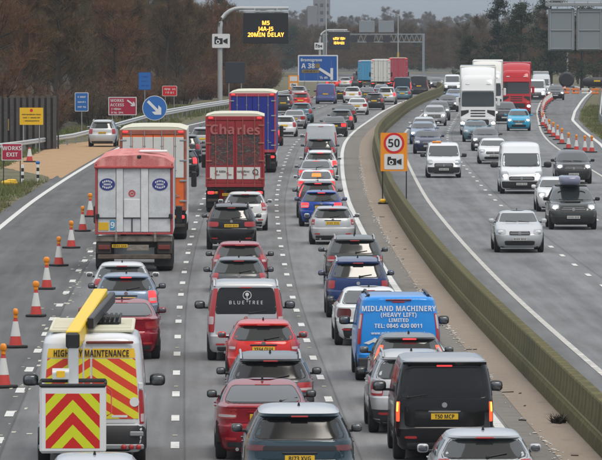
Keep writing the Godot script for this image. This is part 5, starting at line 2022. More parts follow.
	poly(st, [Vector2(1.58, 1.45), Vector2(1.92, 1.45), Vector2(1.92, 2.95), Vector2(1.58, 2.95)], 0.075, 0.03)
	poly(st, [Vector2(0.05, 2.75), Vector2(0.25, 3.02), Vector2(1.70, 2.12), Vector2(1.55, 1.80)], 0.072, 0.03)
	obj("arrow", st, M.sign_white, b)
	posts(ds, [-1.7, 0.0, 1.7], 4.0, 0.09)
	# orange-framed roadworks board by the hard verge
	var ow := thing("roadworks_board", "small orange roadworks board with white panels on the verge", "sign", Vector3(-0.85, drop(760), -760))
	b = board(ow, 1.15, 1.6, 1.5, "sign_orange", "", "board", 0.04)
	for q in [[1.9, 0.55], [1.18, 0.5]]:
		st = mb()
		poly(st, rounded(0.85, q[1], 0.06, Vector2(0, q[0])), 0.034, 0.012)
		obj("panel", st, M.sign_white, b)
	camera_symbol(b, Vector3(0, 1.18, 0.046), 0.7, M.black_print)
	posts(ow, [-0.4, 0.4], 2.0)
	# gantry sign seen from behind
	var gs := thing("gantry_sign", "grey back of a two-panel gantry sign hanging from a beam over the slip road", "sign", Vector3(0, 0, -506))
	for q in [[18.72, 20.72], [20.86, 22.86], [23.0, 25.0]]:
		st = mb()
		box(st, Vector3((q[0] + q[1]) * 0.5, 7.55, 0), Vector3(q[1] - q[0], 3.15, 0.12), 0.03)
		var pb := obj("panel", st, M.sign_back, gs)
		st = mb()
		for e in [q[0] + 0.16, q[1] - 0.16]:
			box(st, Vector3(e, 7.55, 0.09), Vector3(0.09, 3.1, 0.07), 0.015)
		for e in [6.1, 7.5, 8.9]:
			box(st, Vector3((q[0] + q[1]) * 0.5, e, 0.10), Vector3(q[1] - q[0] - 0.3, 0.07, 0.05), 0.01)
		obj("rail", st, M.galv, pb)
	st = mb()
	box(st, Vector3(22.6, 9.45, 0.1), Vector3(8.2, 0.28, 0.5), 0.04)
	obj("beam", st, M.galv, gs)
	st = mb()
	box(st, Vector3(22.6, 9.72, 0.35), Vector3(8.2, 0.06, 0.06), 0.01)
	for q in 9:
		box(st, Vector3(18.7 + q, 9.62, 0.35), Vector3(0.05, 0.2, 0.05), 0.008)
	obj("walkway_rail", st, M.galv, gs)
	st = mb()
	box(st, Vector3(26.7, 4.75, 0.1), Vector3(0.5, 9.7, 0.6), 0.06)
	obj("mast", st, M.galv, gs)
	# site cabin, lamp trailers and plastic barriers where the slip road is closed
	var cb := thing("site_cabin", "pale site cabin standing at the top of the closed slip road", "cabin", Vector3(29.8, drop(830), -830))
	st = mb()
	box(st, Vector3(0, 1.45, 0), Vector3(1.9, 2.3, 2.4), 0.06)
	obj("body", st, M.cabin, cb)
	st = mb()
	box(st, Vector3(0.3, 1.7, 1.21), Vector3(0.5, 0.7, 0.05), 0.02)
	obj("window", st, M.glass, cb)
	st = mb()
	box(st, Vector3(0.1, 2.75, 0), Vector3(0.25, 0.35, 0.25), 0.05)
	obj("beacon", st, M.trim, cb)
	for s in [-0.8, 0.8]:
		st = mb()
		box(st, Vector3(s, 0.14, 0.9), Vector3(0.2, 0.4, 0.2), 0.02)
		obj("leg", st, M.trim, cb)
	for p in [[33.2, 835.0, 0.95, "dark round lamp drum on a trailer beside the site cabin"], [37.2, 842.0, 0.8, "low dark plant trailer with yellow plate beyond the cones"]]:
		var tr := thing("plant_trailer", p[3], "trailer", Vector3(p[0], drop(p[1]), -p[1]))
		st = mb()
		if p[2] > 0.9:
			lathe(st, Vector3(0, 1.55, 0), [[0.0, 0.45], [0.75, 0.45, 1], [0.98, 0.25], [0.98, -0.25], [0.75, -0.45, 1], [0.0, -0.45]], 24, 2)
		else:
			sup(st, Vector3(0, 1.2, 0), Vector3(1.75, 0.62, 0.8), 0.6)
		obj("drum" if p[2] > 0.9 else "body", st, M.trim, tr)
		st = mb()
		box(st, Vector3(0, 0.62, 0), Vector3(1.7, 0.14, 1.4), 0.03)
		obj("frame", st, M.chassis, tr)
		for s in [-1.0, 1.0]:
			wheel(tr, Vector3(s * 0.9, 0.34, 0), 0.34, 0.2, "rim_dark")
		if p[2] < 0.9:
			st = mb()
			box(st, Vector3(0.1, 1.35, 0.81), Vector3(0.8, 0.2, 0.03), 0.01)
			obj("plate", st, M.plate_yellow, tr)
	for i in 9:
		var bb := thing("plastic_barrier", "orange and white plastic barrier in the row closing the slip road", "barrier", Vector3(29.4 + i * 1.08, drop(800 - i), -800 + i * 2.0), 0.0, "plastic barriers at the top of the slip road")
		st = mb()
		box(st, Vector3(0, 0.55, 0), Vector3(0.95, 0.28, 0.14), 0.03)
		box(st, Vector3(0, 0.12, 0), Vector3(0.9, 0.24, 0.3), 0.05)
		obj("body", st, M.barrier_orange if i % 3 != 1 else M.cone_white, bb)
		st = mb()
		box(st, Vector3(-0.3, 0.42, 0), Vector3(0.1, 0.5, 0.1), 0.02)
		box(st, Vector3(0.3, 0.42, 0), Vector3(0.1, 0.5, 0.1), 0.02)
		obj("upright", st, M.barrier_orange, bb)
	# far gantry and lamp posts
	var fg := thing("far_gantry", "hazy lattice gantry spanning the motorway far ahead", "gantry", Vector3(9.0, drop(1380), -1380))
	st = mb()
	for y in [7.4, 9.0]:
		box(st, Vector3(6.0, y, 0), Vector3(21.0, 0.22, 0.22), 0.02)
	for i in 20:
		var x0 := -4.5 + i * 1.05
		beam(st, Vector3(x0, 7.4, 0), Vector3(x0 + 0.52, 9.0, 0), 0.12, 0.12)
		beam(st, Vector3(x0 + 0.52, 9.0, 0), Vector3(x0 + 1.04, 7.4, 0), 0.12, 0.12)
	obj("truss", st, M.sign_back, fg)
	for x in [-4.3, 16.3]:
		st = mb()
		box(st, Vector3(x, 4.4, 0), Vector3(0.5, 9.4, 0.5), 0.05)
		obj("leg", st, M.sign_back, fg)
	for x in [4.6, 8.6]:
		st = mb()
		box(st, Vector3(x, 10.6, 0.1), Vector3(3.2, 2.4, 0.2), 0.05)
		obj("sign_panel", st, M.sign_back, fg)
	for i in 4:
		st = mb()
		box(st, Vector3(-1.5 + i * 3.4, 8.1, 0.3), Vector3(1.5, 1.4, 0.25), 0.05)
		obj("signal", st, M.matrix_black, fg)
	for p in [[18.9, 1300.0, 12.6, true, "tall lamp post with twin heads in the central reserve ahead"], [4.0, 1060.0, 14.5, false, "tall grey mast rising behind the blue direction sign"], [-12.4, 700.0, 7.2, true, "slim grey lamp post in front of the dark evergreens"], [39.9, 1000.0, 13.5, false, "thin tall pole in front of the evergreens behind the red lorry"]]:
		var lp := thing("lamp_post", p[4], "lamp post", Vector3(p[0], drop(p[1]), -p[1]))
		st = mb()
		cyl(st, Vector3(0, -0.2, 0), Vector3(0, p[2], 0), 0.14 if p[2] > 8 else 0.12, 0.07)
		obj("column", st, M.lamp_post, lp)
		if p[3]:
			st = mb()
			for s in ([-1.0, 1.0] if p[2] > 8 else [1.0]):
				tube(st, [Vector3(0, p[2] - 0.1, 0), Vector3(s * 0.5, p[2] + 0.15, 0), Vector3(s * 0.9, p[2] + 0.2, 0)], [0.05], 6)
				box(st, Vector3(s * 0.95, p[2] + 0.18, 0), Vector3(0.6, 0.14, 0.26), 0.05)
			obj("lamp_head", st, M.lamp_post, lp)
		if p[2] == 12.6:
			st = mb()
			cyl(st, Vector3(0, 0, 0), Vector3(0, 5.2, 0), 0.2)
			obj("yellow_sleeve", st, M.lamp_yellow, lp)
	# tower block in the haze
	var tw := thing("tower_block", "distant grey tower block rising from the hazy woods", "building", Vector3(20.5 * 0.37, -3, -2450))
	st = mb()
	box(st, Vector3(0, 9.0, 0), Vector3(6.2, 18.0, 8.0), 0.1)
	obj("wall", st, M.tower, tw)
	st = mb()
	box(st, Vector3(-3.4, 7.8, 1.0), Vector3(3.6, 15.6, 7.0), 0.1)
	obj("wing", st, M.tower, tw)
	for i in 5:
		for j in 3:
			st = mb()
			box(st, Vector3(-2.0 + j * 2.0, 5.0 + i * 2.7, 4.03), Vector3(1.1, 1.2, 0.1), 0.02)
			obj("window", st, M.tower_glass, tw)
const ARROW := [Vector2(-0.09, -0.62), Vector2(0.09, -0.62), Vector2(0.09, 0.22), Vector2(0.30, 0.04), Vector2(0.30, 0.30), Vector2(0.0, 0.60), Vector2(-0.30, 0.30), Vector2(-0.30, 0.04), Vector2(-0.09, 0.22)]
func small_print(parent: Node, w: float, h: float, at: Vector3, m: Material, sd: int) -> void:
	# a line of print too far off to be read: a row of uneven strokes
	var r := RandomNumberGenerator.new()
	r.seed = sd
	var st := mb()
	var x := -w * 0.5
	while x < w * 0.5:
		var ww := h * r.randf_range(0.16, 0.3)
		if r.randf() > 0.13:
			box(st, at + Vector3(x + ww * 0.5, r.randf_range(-0.06, 0.06) * h, 0), Vector3(ww, h * r.randf_range(0.55, 1.0), 0.008))
			if r.randf() > 0.5:
				box(st, at + Vector3(x + ww * 1.1, h * (0.35 if r.randf() > 0.5 else -0.35), 0), Vector3(ww * 0.9, h * 0.2, 0.008))
		x += ww * 1.75
	obj("lettering", st, m, parent).set_meta("kind", "stuff")
func guard_rail(path: Array, label: String, gap: float) -> void:
	var o := thing("crash_barrier", label, "crash barrier")
	var st := mb()
	var pr := [[-0.02, 0.42], [0.05, 0.47], [0.05, 0.53], [-0.01, 0.57], [0.05, 0.62], [0.05, 0.68], [-0.02, 0.73]]
	for i in path.size() - 1:
		var a := Vector3(path[i][0], drop(path[i][1]), -path[i][1])
		var b := Vector3(path[i + 1][0], drop(path[i + 1][1]), -path[i + 1][1])
		for j in pr.size() - 1:
			for q in [0.0, -0.02]:
				quad(st, a + Vector3(pr[j][0] + q, pr[j][1], 0), b + Vector3(pr[j][0] + q, pr[j][1], 0), b + Vector3(pr[j + 1][0] + q, pr[j + 1][1], 0), a + Vector3(pr[j + 1][0] + q, pr[j + 1][1], 0), a + Vector3(-1 if q == 0 else 1, 0.55, -5))
		# end face seen along the rail
	obj("rail", st, M.galv_pale, o)
	for i in path.size() - 1:
		var a := Vector3(path[i][0], drop(path[i][1]), -path[i][1])
		var b := Vector3(path[i + 1][0], drop(path[i + 1][1]), -path[i + 1][1])
		var n := int((b - a).length() / gap)
		for q in n:
			st = mb()
			box(st, a.lerp(b, (q + 0.5) / n) + Vector3(-0.08, 0.32, 0), Vector3(0.09, 0.74, 0.06), 0.01)
			obj("post", st, M.galv, o)
func message_sign(at: Vector3, top: float, arm: float, x0: float, w: float, h: float, yb: float, lines: Array, label: String, extra: bool) -> void:
	var o := thing("message_sign", label, "sign", at)
	var st := mb()
	var pts := [Vector3(0, -0.2, 0), Vector3(0, top - 1.9, 0)]
	for k2 in 6:
		var a := PI / 2 * (k2 + 1) / 6.0
		pts.append(Vector3(1.9 - 1.9 * cos(a), top - 1.9 + 1.9 * sin(a), 0))
	pts.append(Vector3(arm, top, 0))
	tube(st, pts, [0.24, 0.23, 0.22, 0.21, 0.2, 0.19, 0.18, 0.17, 0.15], 12)
	obj("mast", st, M.lamp_post, o)
	st = mb()
	box(st, Vector3(x0 + w * 0.5, yb + h * 0.5, 0.35), Vector3(w, h, 0.4), 0.05)
	var b := obj("display", st, M.matrix_black, o)
	st = mb()
	box(st, Vector3(x0 + w * 0.5, yb + h + 0.13, 0.3), Vector3(w - 0.2, 0.12, 0.5), 0.03)
	for s in [0.25, 0.75]:
		box(st, Vector3(x0 + w * s, yb + h + 0.25, 0.15), Vector3(0.14, 0.4, 0.2), 0.02)
	obj("hanger", st, M.lamp_post, b)
	var lh := 0.40
	for i in lines.size():
		var hh := lh if extra else 0.62
		var yy := yb + h * 0.5 + (0.50 - i * 0.57 if extra else 0.42 - i * 0.85)
		if extra:
			text(b, lines[i], hh, Vector3(x0 + w * 0.5, yy, 0.565), M.matrix_on, Vector3.ZERO, true, 0.98)
		else:
			small_print(b, 2.3 if i == 0 else 2.0, hh, Vector3(x0 + w * 0.5, yy, 0.565), M.matrix_on, 33 + i)
	st = mb()
	var cx := 0.1 if extra else -0.2
	poly(st, rounded(1.72, 1.35, 0.08, Vector2(cx, top - 3.15)), 0.34, 0.05)
	var pl := obj("camera_plate", st, M.sign_white, o)
	camera_symbol(pl, Vector3(cx - 0.05, top - 3.18, 0.35), 1.9, M.black_print)
	if extra:
		st = mb()
		box(st, Vector3(1.45, 3.15, 0.0), Vector3(1.95, 2.05, 0.1), 0.03)
		obj("dark_board", st, M.sign_back_dark, o)
		st = mb()
		for s in [0.85, 2.05]:
			cyl(st, Vector3(s, -0.2, -0.1), Vector3(s, 4.0, -0.1), 0.06)
		obj("board_legs", st, M.galv, o)

func make_vehicles() -> void:
	var o: Node3D
	var st: SurfaceTool
	var S: Dictionary
	# ---- lane beside the cones
	boom_van()
	car("hatchback", "hatch", -3.3, 106.2, [4.1, 1.78, 1.47], "silver_pale", "pale silver car whose roof shows just behind the highway maintenance van", {"rails": false})
	car("liftback", "lift", -4.46, 165.4, [4.97, 1.95, 1.44], "red_deep", "deep red liftback with a chrome strip, driving ahead of the highway maintenance van", {"strip": "chrome", "wiper": false, "lens_mat": "lens_red", "tail": [0.78, 0.97, 0.62, 0.95]})
	car("hatchback", "hatch", -4.77, 181.8, [4.2, 1.79, 1.49], "silver_blue", "silver blue hatchback with glowing high brake light ahead of the red liftback", {"lit": true, "mirror": "trim", "plate": "-"})
	car("hatchback", "hatch", -5.1, 189.8, [3.9, 1.74, 1.50], "white_paint", "white hatchback between the silver blue hatchback and the grey tipper", {})
	tipper()
	o = lorry(-5.64, 254.6, 2.56, 4.3, 9.5, "cab_white", "box_pale", "box lorry with pale upper doors and orange lower panel ahead of the tipper", {"frame": "frame_rust", "door": "box_orange", "roof": "cream", "lit": true})
	st = mb()
	for k in 6:
		box(st, Vector3(-0.98 + 0.392 * k, 3.15, 6.275 + 0.04), Vector3(0.372, 1.55, 0.03), 0.008)
	obj("upper_panel", st, M.box_pale, o)
	car("hatchback", "hatch", -6.37, 354.9, [4.2, 1.80, 1.48], "black_paint", "black hatchback with red lights in the gap past the orange lorry", {"lit": true})
	car("suv", "suv", -6.75, 388.9, [4.4, 1.84, 1.66], "grey_dark", "dark grey family car ahead of the black hatchback past the orange lorry", {})
	car("estate_car", "suv", -6.15, 421.6, [4.5, 1.82, 1.55], "silver_dull", "silver estate car ahead of the dark grey family car past the orange lorry", {"lit": true})
	car("hatchback", "hatch", -5.9, 452.0, [4.2, 1.80, 1.48], "grey_mid", "mid grey hatchback farther up the lane from the silver estate car", {"lit": true})
	# ---- middle lane
	o = car("suv", "suv", -0.02, 116.2, [4.8, 1.98, 1.67], "teal_dark", "dark teal coupe-like car with pale roof and plate reading BJ73 XVG", {"plate": "BJ73 XVG", "mirror": "grey_green", "glass": "glass_black", "tail": [0.93, 1.03, 0.62, 0.98], "tail_mat": "tail_dark", "lens": false, "badge": false, "wiper": false, "plate_y": 0.80, "strip": "trim"})
	S = shell("suv", 4.8, 1.98, 1.67)
	st = mb()
	roof_skin(st, S)
	obj("roof_panel", st, M.silver_pale, o)
	obj("light_strip", panel(S, 0.935, 1.02, -0.66, 0.66, 0.014, 0.02, false, 14, 3, 0.02), M.trim, o)
	car("liftback", "lift", -0.72, 127.7, [4.87, 1.86, 1.47], "red_deep", "deep red liftback with silver-topped tail lamps just ahead of the dark teal car", {"wiper_x": 0.42, "tail": [0.80, 1.0, 0.55, 0.98], "tail_mat": "lens_red", "plate": "K", "strip": "red_deep", "mirror": "trim"})
	car("estate_car", "suv", -0.62, 136.6, [4.7, 1.83, 1.58], "grey_mid", "mid grey estate with roof rails and black spoiler between two red cars", {"rails": true, "glass": "glass_black", "tail": [0.86, 1.06, 0.60, 0.98], "mirror": "trim"})
	car("hatchback", "hatch", -0.86, 153.6, [3.98, 1.73, 1.49], "red_bright", "bright red hatchback with plate YE64 OUH behind the silver van", {"plate": "YE64 OUH", "tail": [0.80, 1.02, 0.74, 0.98], "tail_mat": "lens_red", "plate_y": 0.84})
	o = car("van", "van", -1.36, 164.8, [4.75, 1.9, 1.96], "silver", "silver van with black rear glass lettered BLUETREE and tall red tail lamps", {"glass": "glass_black", "gb": 0.0, "gu": 0.79, "gt": -0.01, "lens_at": [0.18, 0.36], "tail": [0.72, 1.80, 0.815, 0.95], "windows": true, "mirror": "trim", "plate": "-", "plate_y": 0.78, "rails": true, "rail_mat": "silver", "lens_mat": "lens", "wiper_x": 0.1})
	S = shell("van", 4.75, 1.9, 1.96)
	var tz := at_u(S, 1.46, 0.0)
	text(o, "B L U E   T R E E", 0.085, Vector3(0, 1.45, tz.z + 0.032), M.sign_white, Vector3(-0.13, 0, 0), false, 1.05)
	st = mb()
	disc(st, Vector3(0.03, 1.63, at_u(S, 1.63, 0).z + 0.016), 0.092, 0.108, 0.01, 28)
	box(st, Vector3(0.03, 1.56, at_u(S, 1.56, 0).z + 0.022), Vector3(0.016, 0.2, 0.01))
	disc(st, Vector3(0.03, 1.65, at_u(S, 1.65, 0).z + 0.018), 0.0, 0.045, 0.01, 16)
	obj("tree_logo", st, M.sign_white, o)
	car("hatchback", "hatch", -1.80, 193.6, [3.95, 1.70, 1.51], "grey_mid", "grey hatchback with pale roof line just ahead of the silver van", {"tail_mat": "tail", "tail": [0.80, 1.04, 0.74, 0.98], "mirror": "trim"})
	car("hatchback", "hatch", -1.88, 205.8, [4.0, 1.77, 1.55], "red_pink", "dull red rounded hatchback ahead of the grey hatchback", {"tail": [0.86, 1.10, 0.76, 0.98], "mirror": "trim"})
	car("people_carrier", "suv", -2.54, 243.7, [4.6, 1.84, 1.67], "black_paint", "black people carrier with wide red lamps and yellow plate behind the white hatchback", {"tail": [0.84, 1.02, 0.52, 0.98], "tail_mat": "tail", "lens": false, "rails": true, "rail_mat": "trim"})
	car("hatchback", "hatch", -2.22, 265.3, [4.3, 1.81, 1.54], "white_paint", "white hatchback with black lower edge right behind the red box lorry", {"tail": [0.78, 1.06, 0.74, 0.98]})
	red_lorry()
	o = lorry(-2.64, 364.0, 2.56, 4.45, 13.0, "cab_white", "box_blue", "blue box lorry with red rear frame and cream roof ahead of the red lorry", {"frame": "frame_red", "door": "box_blue", "roof": "cream", "axles": [1.6, 2.9, 4.2], "lit": true})
	car("hatchback", "hatch", -2.11, 440.2, [4.1, 1.78, 1.48], "red_plum", "plum red hatchback just past the blue lorry", {"lit": true})
	car("hatchback", "hatch", -1.20, 473.2, [4.1, 1.80, 1.50], "white_paint", "white hatchback ahead of the plum red hatchback and beyond the blue lorry", {})
	car("saloon", "saloon", -0.53, 507.0, [4.6, 1.82, 1.46], "silver_dull", "silver saloon between the white hatchback and the blue-grey car", {})
	car("hatchback", "hatch", 0.0, 535.7, [4.3, 1.84, 1.62], "blue_teal", "blue-grey hatchback with pale roof ahead of the silver saloon", {})
	car("hatchback", "hatch", -0.05, 610.9, [4.2, 1.84, 1.60], "red_bright", "scarlet hatchback up the lane near the orange roadworks board", {})
	car("suv", "suv", -1.59, 591.5, [4.5, 1.86, 1.68], "grey_dark", "dark car in the lane beside the scarlet hatchback", {})
	car("hatchback", "hatch", -0.30, 676.5, [4.3, 1.84, 1.55], "silver_dull", "pale silver car showing above the scarlet hatchback", {})
	car("panel_van", "van", 2.39, 652.6, [4.9, 1.95, 1.98], "purple_van", "violet blue panel van below the blue direction sign", {"panel_rear": true})
	car("saloon", "saloon", 3.95, 676.5, [4.6, 1.82, 1.48], "grey_dark", "dark saloon right beside the violet blue van", {})
	# ---- outer lane
	car("hatchback", "hatch", 3.12, 112.6, [4.2, 1.78, 1.47], "silver_pale", "pale silver hatchback with black antenna following the black passenger van", {"mirror": "silver_pale", "glass": "glass", "fin": true})
	o = car("passenger_van", "van", 2.75, 127.6, [4.89, 1.92, 1.97], "black_paint", "black passenger van with glowing amber tail lamps and plate T50 MCP", {"glass": "glass_black", "gb": 0.03, "gu": 0.90, "plate": "T50 MCP", "windows": true, "lit": false, "tail": [0.76, 1.14, 0.895, 0.86], "tail_mat": "tail_amber_lit", "lens_mat": "lens_lit", "lens_at": [0.5, 0.97], "strip": "chrome", "high_lit": true, "exhaust": false, "plate_y": 0.86, "refl_y": 0.44, "badge_y": 1.08, "mirror": "trim", "wiper_x": -0.75})
	S = shell("van", 4.89, 1.92, 1.97)
	st = mb()
	var sp2 := []
	for j in 2:
		var row := []
		for i in 9:
			var u := 2.0 * i / 8.0 - 1.0
			row.append(Vector3(u * 0.80, 1.885 + 0.012 * j, 2.445 - 0.16 + 0.22 * (1 - j) - 0.07 * pow(abs(u), 3)))
		sp2.append(row)
	grid(st, sp2, Vector3(0, 0.5, 0), 0.02, 0.05, 3)
	obj("roof_spoiler", st, M.black_paint, o)
	st = mb()
	roof_skin(st, S)
	obj("roof_panel", st, M.silver_dull, o)
	car("suv", "suv", 2.28, 135.9, [4.5, 1.79, 1.66], "silver", "silver off-roader with thick roof rails ahead of the black passenger van", {"rails": true, "tail": [0.78, 1.06, 0.68, 0.98], "lens": true, "clad": true, "mirror": "trim"})
	car("hatchback", "hatch", 2.38, 145.6, [3.95, 1.72, 1.56], "grey_mid", "grey hatchback with glowing orange tail lamps behind the bright blue van", {"high_lit": true, "tail": [0.78, 1.24, 0.80, 0.95], "tail_mat": "tail_amber_lit", "lens_mat": "lens_lit", "lens_at": [0.1, 0.5], "glass": "glass"})
	midland_van()
	car("saloon", "saloon", 1.80, 172.4, [4.8, 1.86, 1.47], "white_paint", "white saloon with dark red lamps ahead of the bright blue van", {"tail_mat": "tail_dark", "lens": false, "low": 0.46, "wiper": false, "mirror": "trim"})
	car("suv", "suv", 1.62, 188.4, [4.34, 1.81, 1.69], "blue_deep", "dark blue off-roader with silver roof rails ahead of the white saloon", {"rails": true, "clad": true, "tail": [0.82, 1.04, 0.74, 0.98], "lens": false, "plate_y": 0.62})
	car("suv", "suv", 1.68, 208.2, [4.5, 1.84, 1.66], "grey_green", "grey-green off-roader with roof rails ahead of the dark blue one", {"rails": true, "clad": true, "tail": [0.86, 1.04, 0.62, 0.98], "plate_y": 0.62})
	car("hatchback", "hatch", 1.19, 249.2, [3.8, 1.73, 1.42], "silver", "silver rounded three-door hatchback with yellow plate on its boot", {"tail": [0.78, 0.98, 0.80, 0.92], "tail_mat": "lens_red", "wiper_x": -0.1, "plate_y": 0.84})
	car("hatchback", "hatch", 0.83, 270.6, [4.3, 1.80, 1.46], "blue_bright", "vivid blue hatchback with pink-red lamps ahead of the silver three-door", {"tail": [0.78, 0.98, 0.58, 0.98], "lit": true})
	car("hatchback", "hatch", 0.72, 282.0, [4.2, 1.79, 1.56], "grey_dark", "dark hatchback squeezed between the vivid blue hatchback and the white taxi", {"lit": true, "tail": [0.85, 1.3, 0.86, 0.9]})
	o = car("saloon", "saloon", 0.71, 306.4, [4.6, 1.82, 1.47], "white_paint", "white saloon with an orange sticker in its rear window and glowing lamps", {"lit": true, "tail_mat": "tail_amber_lit"})
	S = shell("saloon", 4.6, 1.82, 1.47)
	obj("orange_sticker", panel(S, 1.14, 1.30, -0.3, 0.3, 0.016, 0.01, false, 6, 4, 0.1), M.sign_orange, o)
	car("saloon", "saloon", 0.74, 328.0, [4.7, 1.84, 1.48], "silver_dull", "dull silver saloon ahead of the saloon with the orange sticker", {"lit": true})
	car("estate_car", "suv", 1.0, 346.5, [4.6, 1.84, 1.58], "white_paint", "white estate car ahead of the dull silver saloon", {"lit": true, "rails": true})
	car("suv", "suv", 1.08, 381.1, [4.5, 1.86, 1.62], "grey_dark", "dark grey car with roof rails right behind the pale grey van", {"rails": true})
	car("panel_van", "van", 1.19, 399.5, [4.9, 1.95, 2.1], "silver_pale", "pale grey panel van with rounded roof in the outer lane", {"panel_rear": true, "rails": false})
	car("saloon", "saloon", 2.34, 473.2, [4.6, 1.84, 1.47], "grey_dark", "dark saloon with red lamps ahead of the pale grey van", {"lit": true})
	car("estate_car", "suv", 3.01, 502.5, [4.7, 1.84, 1.55], "grey_mid", "mid grey estate beside the long curve of the edge line", {"lit": true})
	car("saloon", "saloon", 3.48, 535.8, [4.7, 1.84, 1.47], "black_paint", "black saloon ahead of the mid grey estate on the curve", {})
	car("saloon", "saloon", 4.86, 579.4, [4.8, 1.86, 1.48], "white_paint", "white saloon rounding the curve ahead of the black saloon", {})
	car("hatchback", "hatch", 6.67, 610.5, [4.2, 1.80, 1.55], "grey_dark", "charcoal hatchback rounding the curve beside the white saloon", {})
	car("suv", "suv", 8.3, 648.6, [4.6, 1.90, 1.72], "silver", "silver off-roader with pink-red lamps where the road curves", {"lit": true})
	car("hatchback", "hatch", 5.04, 660.3, [4.4, 1.86, 1.62], "white_paint", "white hatchback in the middle lane past the violet van", {})
	car("saloon", "saloon", 6.52, 668.3, [4.6, 1.84, 1.5], "grey_mid", "grey saloon beside the white hatchback on the far curve", {})
	car("saloon", "saloon", 8.54, 712.9, [4.6, 1.84, 1.5], "silver_blue", "bluish silver saloon beyond the silver off-roader", {})
	car("hatchback", "hatch", 10.25, 676.5, [4.0, 1.78, 1.5], "blue_teal", "small grey-green hatchback beside the barrier on the far curve", {})
	# ---- far traffic
	o = lorry(10.5, 880.0, 2.55, 4.1, 12.0, "cab_white", "box_white", "tall white box lorry far up the left lanes", {"roof": "white_plain"})
	o = lorry(13.2, 905.0, 2.55, 4.3, 12.0, "cab_red", "frame_red", "dull crimson box lorry next to the far white one", {"roof": "cream"})
	o = lorry(9.3, 940.0, 2.5, 3.9, 9.0, "cab_white", "sticker_blue", "light blue box lorry beyond the far white one", {"roof": "white_plain"})
	car("panel_van", "van", 10.85, 716.0, [5.0, 2.0, 2.25], "teal_dark", "dark teal panel van in the outer lane on the far curve", {"panel_rear": true, "lit": true})
	car("panel_van", "van", 13.2, 748.0, [5.0, 2.0, 2.3], "grey_dark", "dark grey panel van close beyond the dark teal one", {"panel_rear": true})
	car("saloon", "saloon", 4.2, 905.0, [4.6, 1.84, 1.5], "red_bright", "far red saloon in the slip lane beside the blue direction sign", {"lit": true})
	car("hatchback", "hatch", 6.2, 935.0, [4.3, 1.84, 1.5], "silver", "far silver hatchback in the slip lane past the red saloon", {"lit": true})
	car("panel_van", "van", 8.3, 960.0, [4.9, 1.95, 2.1], "grey_mid", "far grey van beyond the light blue box lorry", {"lit": true, "panel_rear": true})
	car("suv", "suv", 11.0, 985.0, [4.6, 1.86, 1.7], "white_paint", "far white off-roader in the outer lane before the gantry", {"lit": true})
	# ---- on the refuge bay
	car("people_carrier", "suv", -13.01, 436.8, [4.6, 1.86, 1.78], "silver", "silver people carrier parked on the sandy refuge bay", {"rails": true, "plate": "-"})
	# ---- oncoming
	car("saloon", "saloon", 7.89, 240.6, [4.6, 1.80, 1.48], "silver_pale", "silver saloon with unlit headlamps driving alone in the oncoming inner lane", {"oncoming": true, "lamps": false, "mirror": "silver_pale"})
	o = car("small_van", "van", 7.55, 352.7, [4.4, 1.83, 1.84], "white_van", "small white oncoming van with black bumper and amber beacon", {"oncoming": true, "lamps": false, "mirror": "trim"})
	st = mb()
	box(st, Vector3(0.35, 1.87, -0.3), Vector3(0.5, 0.09, 0.22), 0.03)
	obj("beacon", st, M.lamp_amber, o)
	car("large_van", "bigvan", 10.61, 320.8, [5.4, 2.05, 2.45], "white_van", "tall white oncoming van with black bumper and lit headlamps", {"oncoming": true, "glass": "glass", "mirror": "trim", "mirror_size": 1.9})
	car("hatchback", "hatch", 11.20, 291.2, [4.3, 1.80, 1.48], "white_paint", "white oncoming hatchback half hidden behind the car with the roof box", {"oncoming": true})
	o = car("suv", "suv", 10.89, 266.6, [4.7, 1.92, 1.72], "grey_green", "dark grey oncoming off-roader carrying a roof box", {"oncoming": true, "clad": true, "mirror": "trim"})
	st = mb()
	sup(st, Vector3(0.05, 1.93, 0.15), Vector3(0.42, 0.20, 1.0), 0.4, 18, 10)
	var rb := obj("roof_box", st, M.box_blue_grey, o)
	for z in [-0.5, 0.7]:
		st = mb()
		box(st, Vector3(0, 1.71, z), Vector3(1.25, 0.05, 0.08), 0.015)
		obj("crossbar", st, M.trim, rb)
	st = mb()
	S = shell("suv", 4.7, 1.92, 1.72)
	box(st, at_u(S, 1.10, 0, true) + Vector3(0, 0.02, -0.05), Vector3(0.62, 0.05, 0.28), 0.03)
	obj("bonnet_scoop", st, M.trim, o)
	car("suv", "suv", 13.90, 340.0, [4.6, 1.88, 1.68], "grey_dark", "dark oncoming off-roader with lit headlamps nearest to the coned slip road", {"oncoming": true, "mirror": "trim"})
	car("hatchback", "hatch", 11.16, 386.3, [4.3, 1.80, 1.46], "white_paint", "white oncoming hatchback with wide black grille in front of the tall white van", {"oncoming": true, "lamps": false})
	car("hatchback", "hatch", 11.74, 423.7, [4.3, 1.80, 1.46], "grey_mid", "mid grey oncoming hatchback with one bright lamp below the white lorry", {"oncoming": true})
	car("saloon", "saloon", 11.9, 454.2, [4.6, 1.82, 1.46], "blue_teal", "blue-grey oncoming saloon directly in front of the white lorry", {"oncoming": true, "lamps": false})
	oncoming_lorry(12.75, 481.2, 2.62, 4.3, 4.95, 11.5, "cab_white", "box_white", "white articulated lorry with dark windscreen in the oncoming middle lane", "cab_white")
	oncoming_lorry(15.6, 559.0, 2.55, 4.0, 4.85, 12.0, "cab_white", "box_pale", "second pale lorry half hidden behind the white articulated lorry", "box_white")
	oncoming_lorry(18.69, 579.4, 2.55, 3.9, 4.55, 12.0, "cab_red", "cab_red", "red articulated lorry in the oncoming outer lane before the evergreens", "cab_red")
	car("hatchback", "hatch", 16.25, 498.1, [4.1, 1.78, 1.62], "blue_sky", "sky blue oncoming hatchback in front of the red lorry", {"oncoming": true})
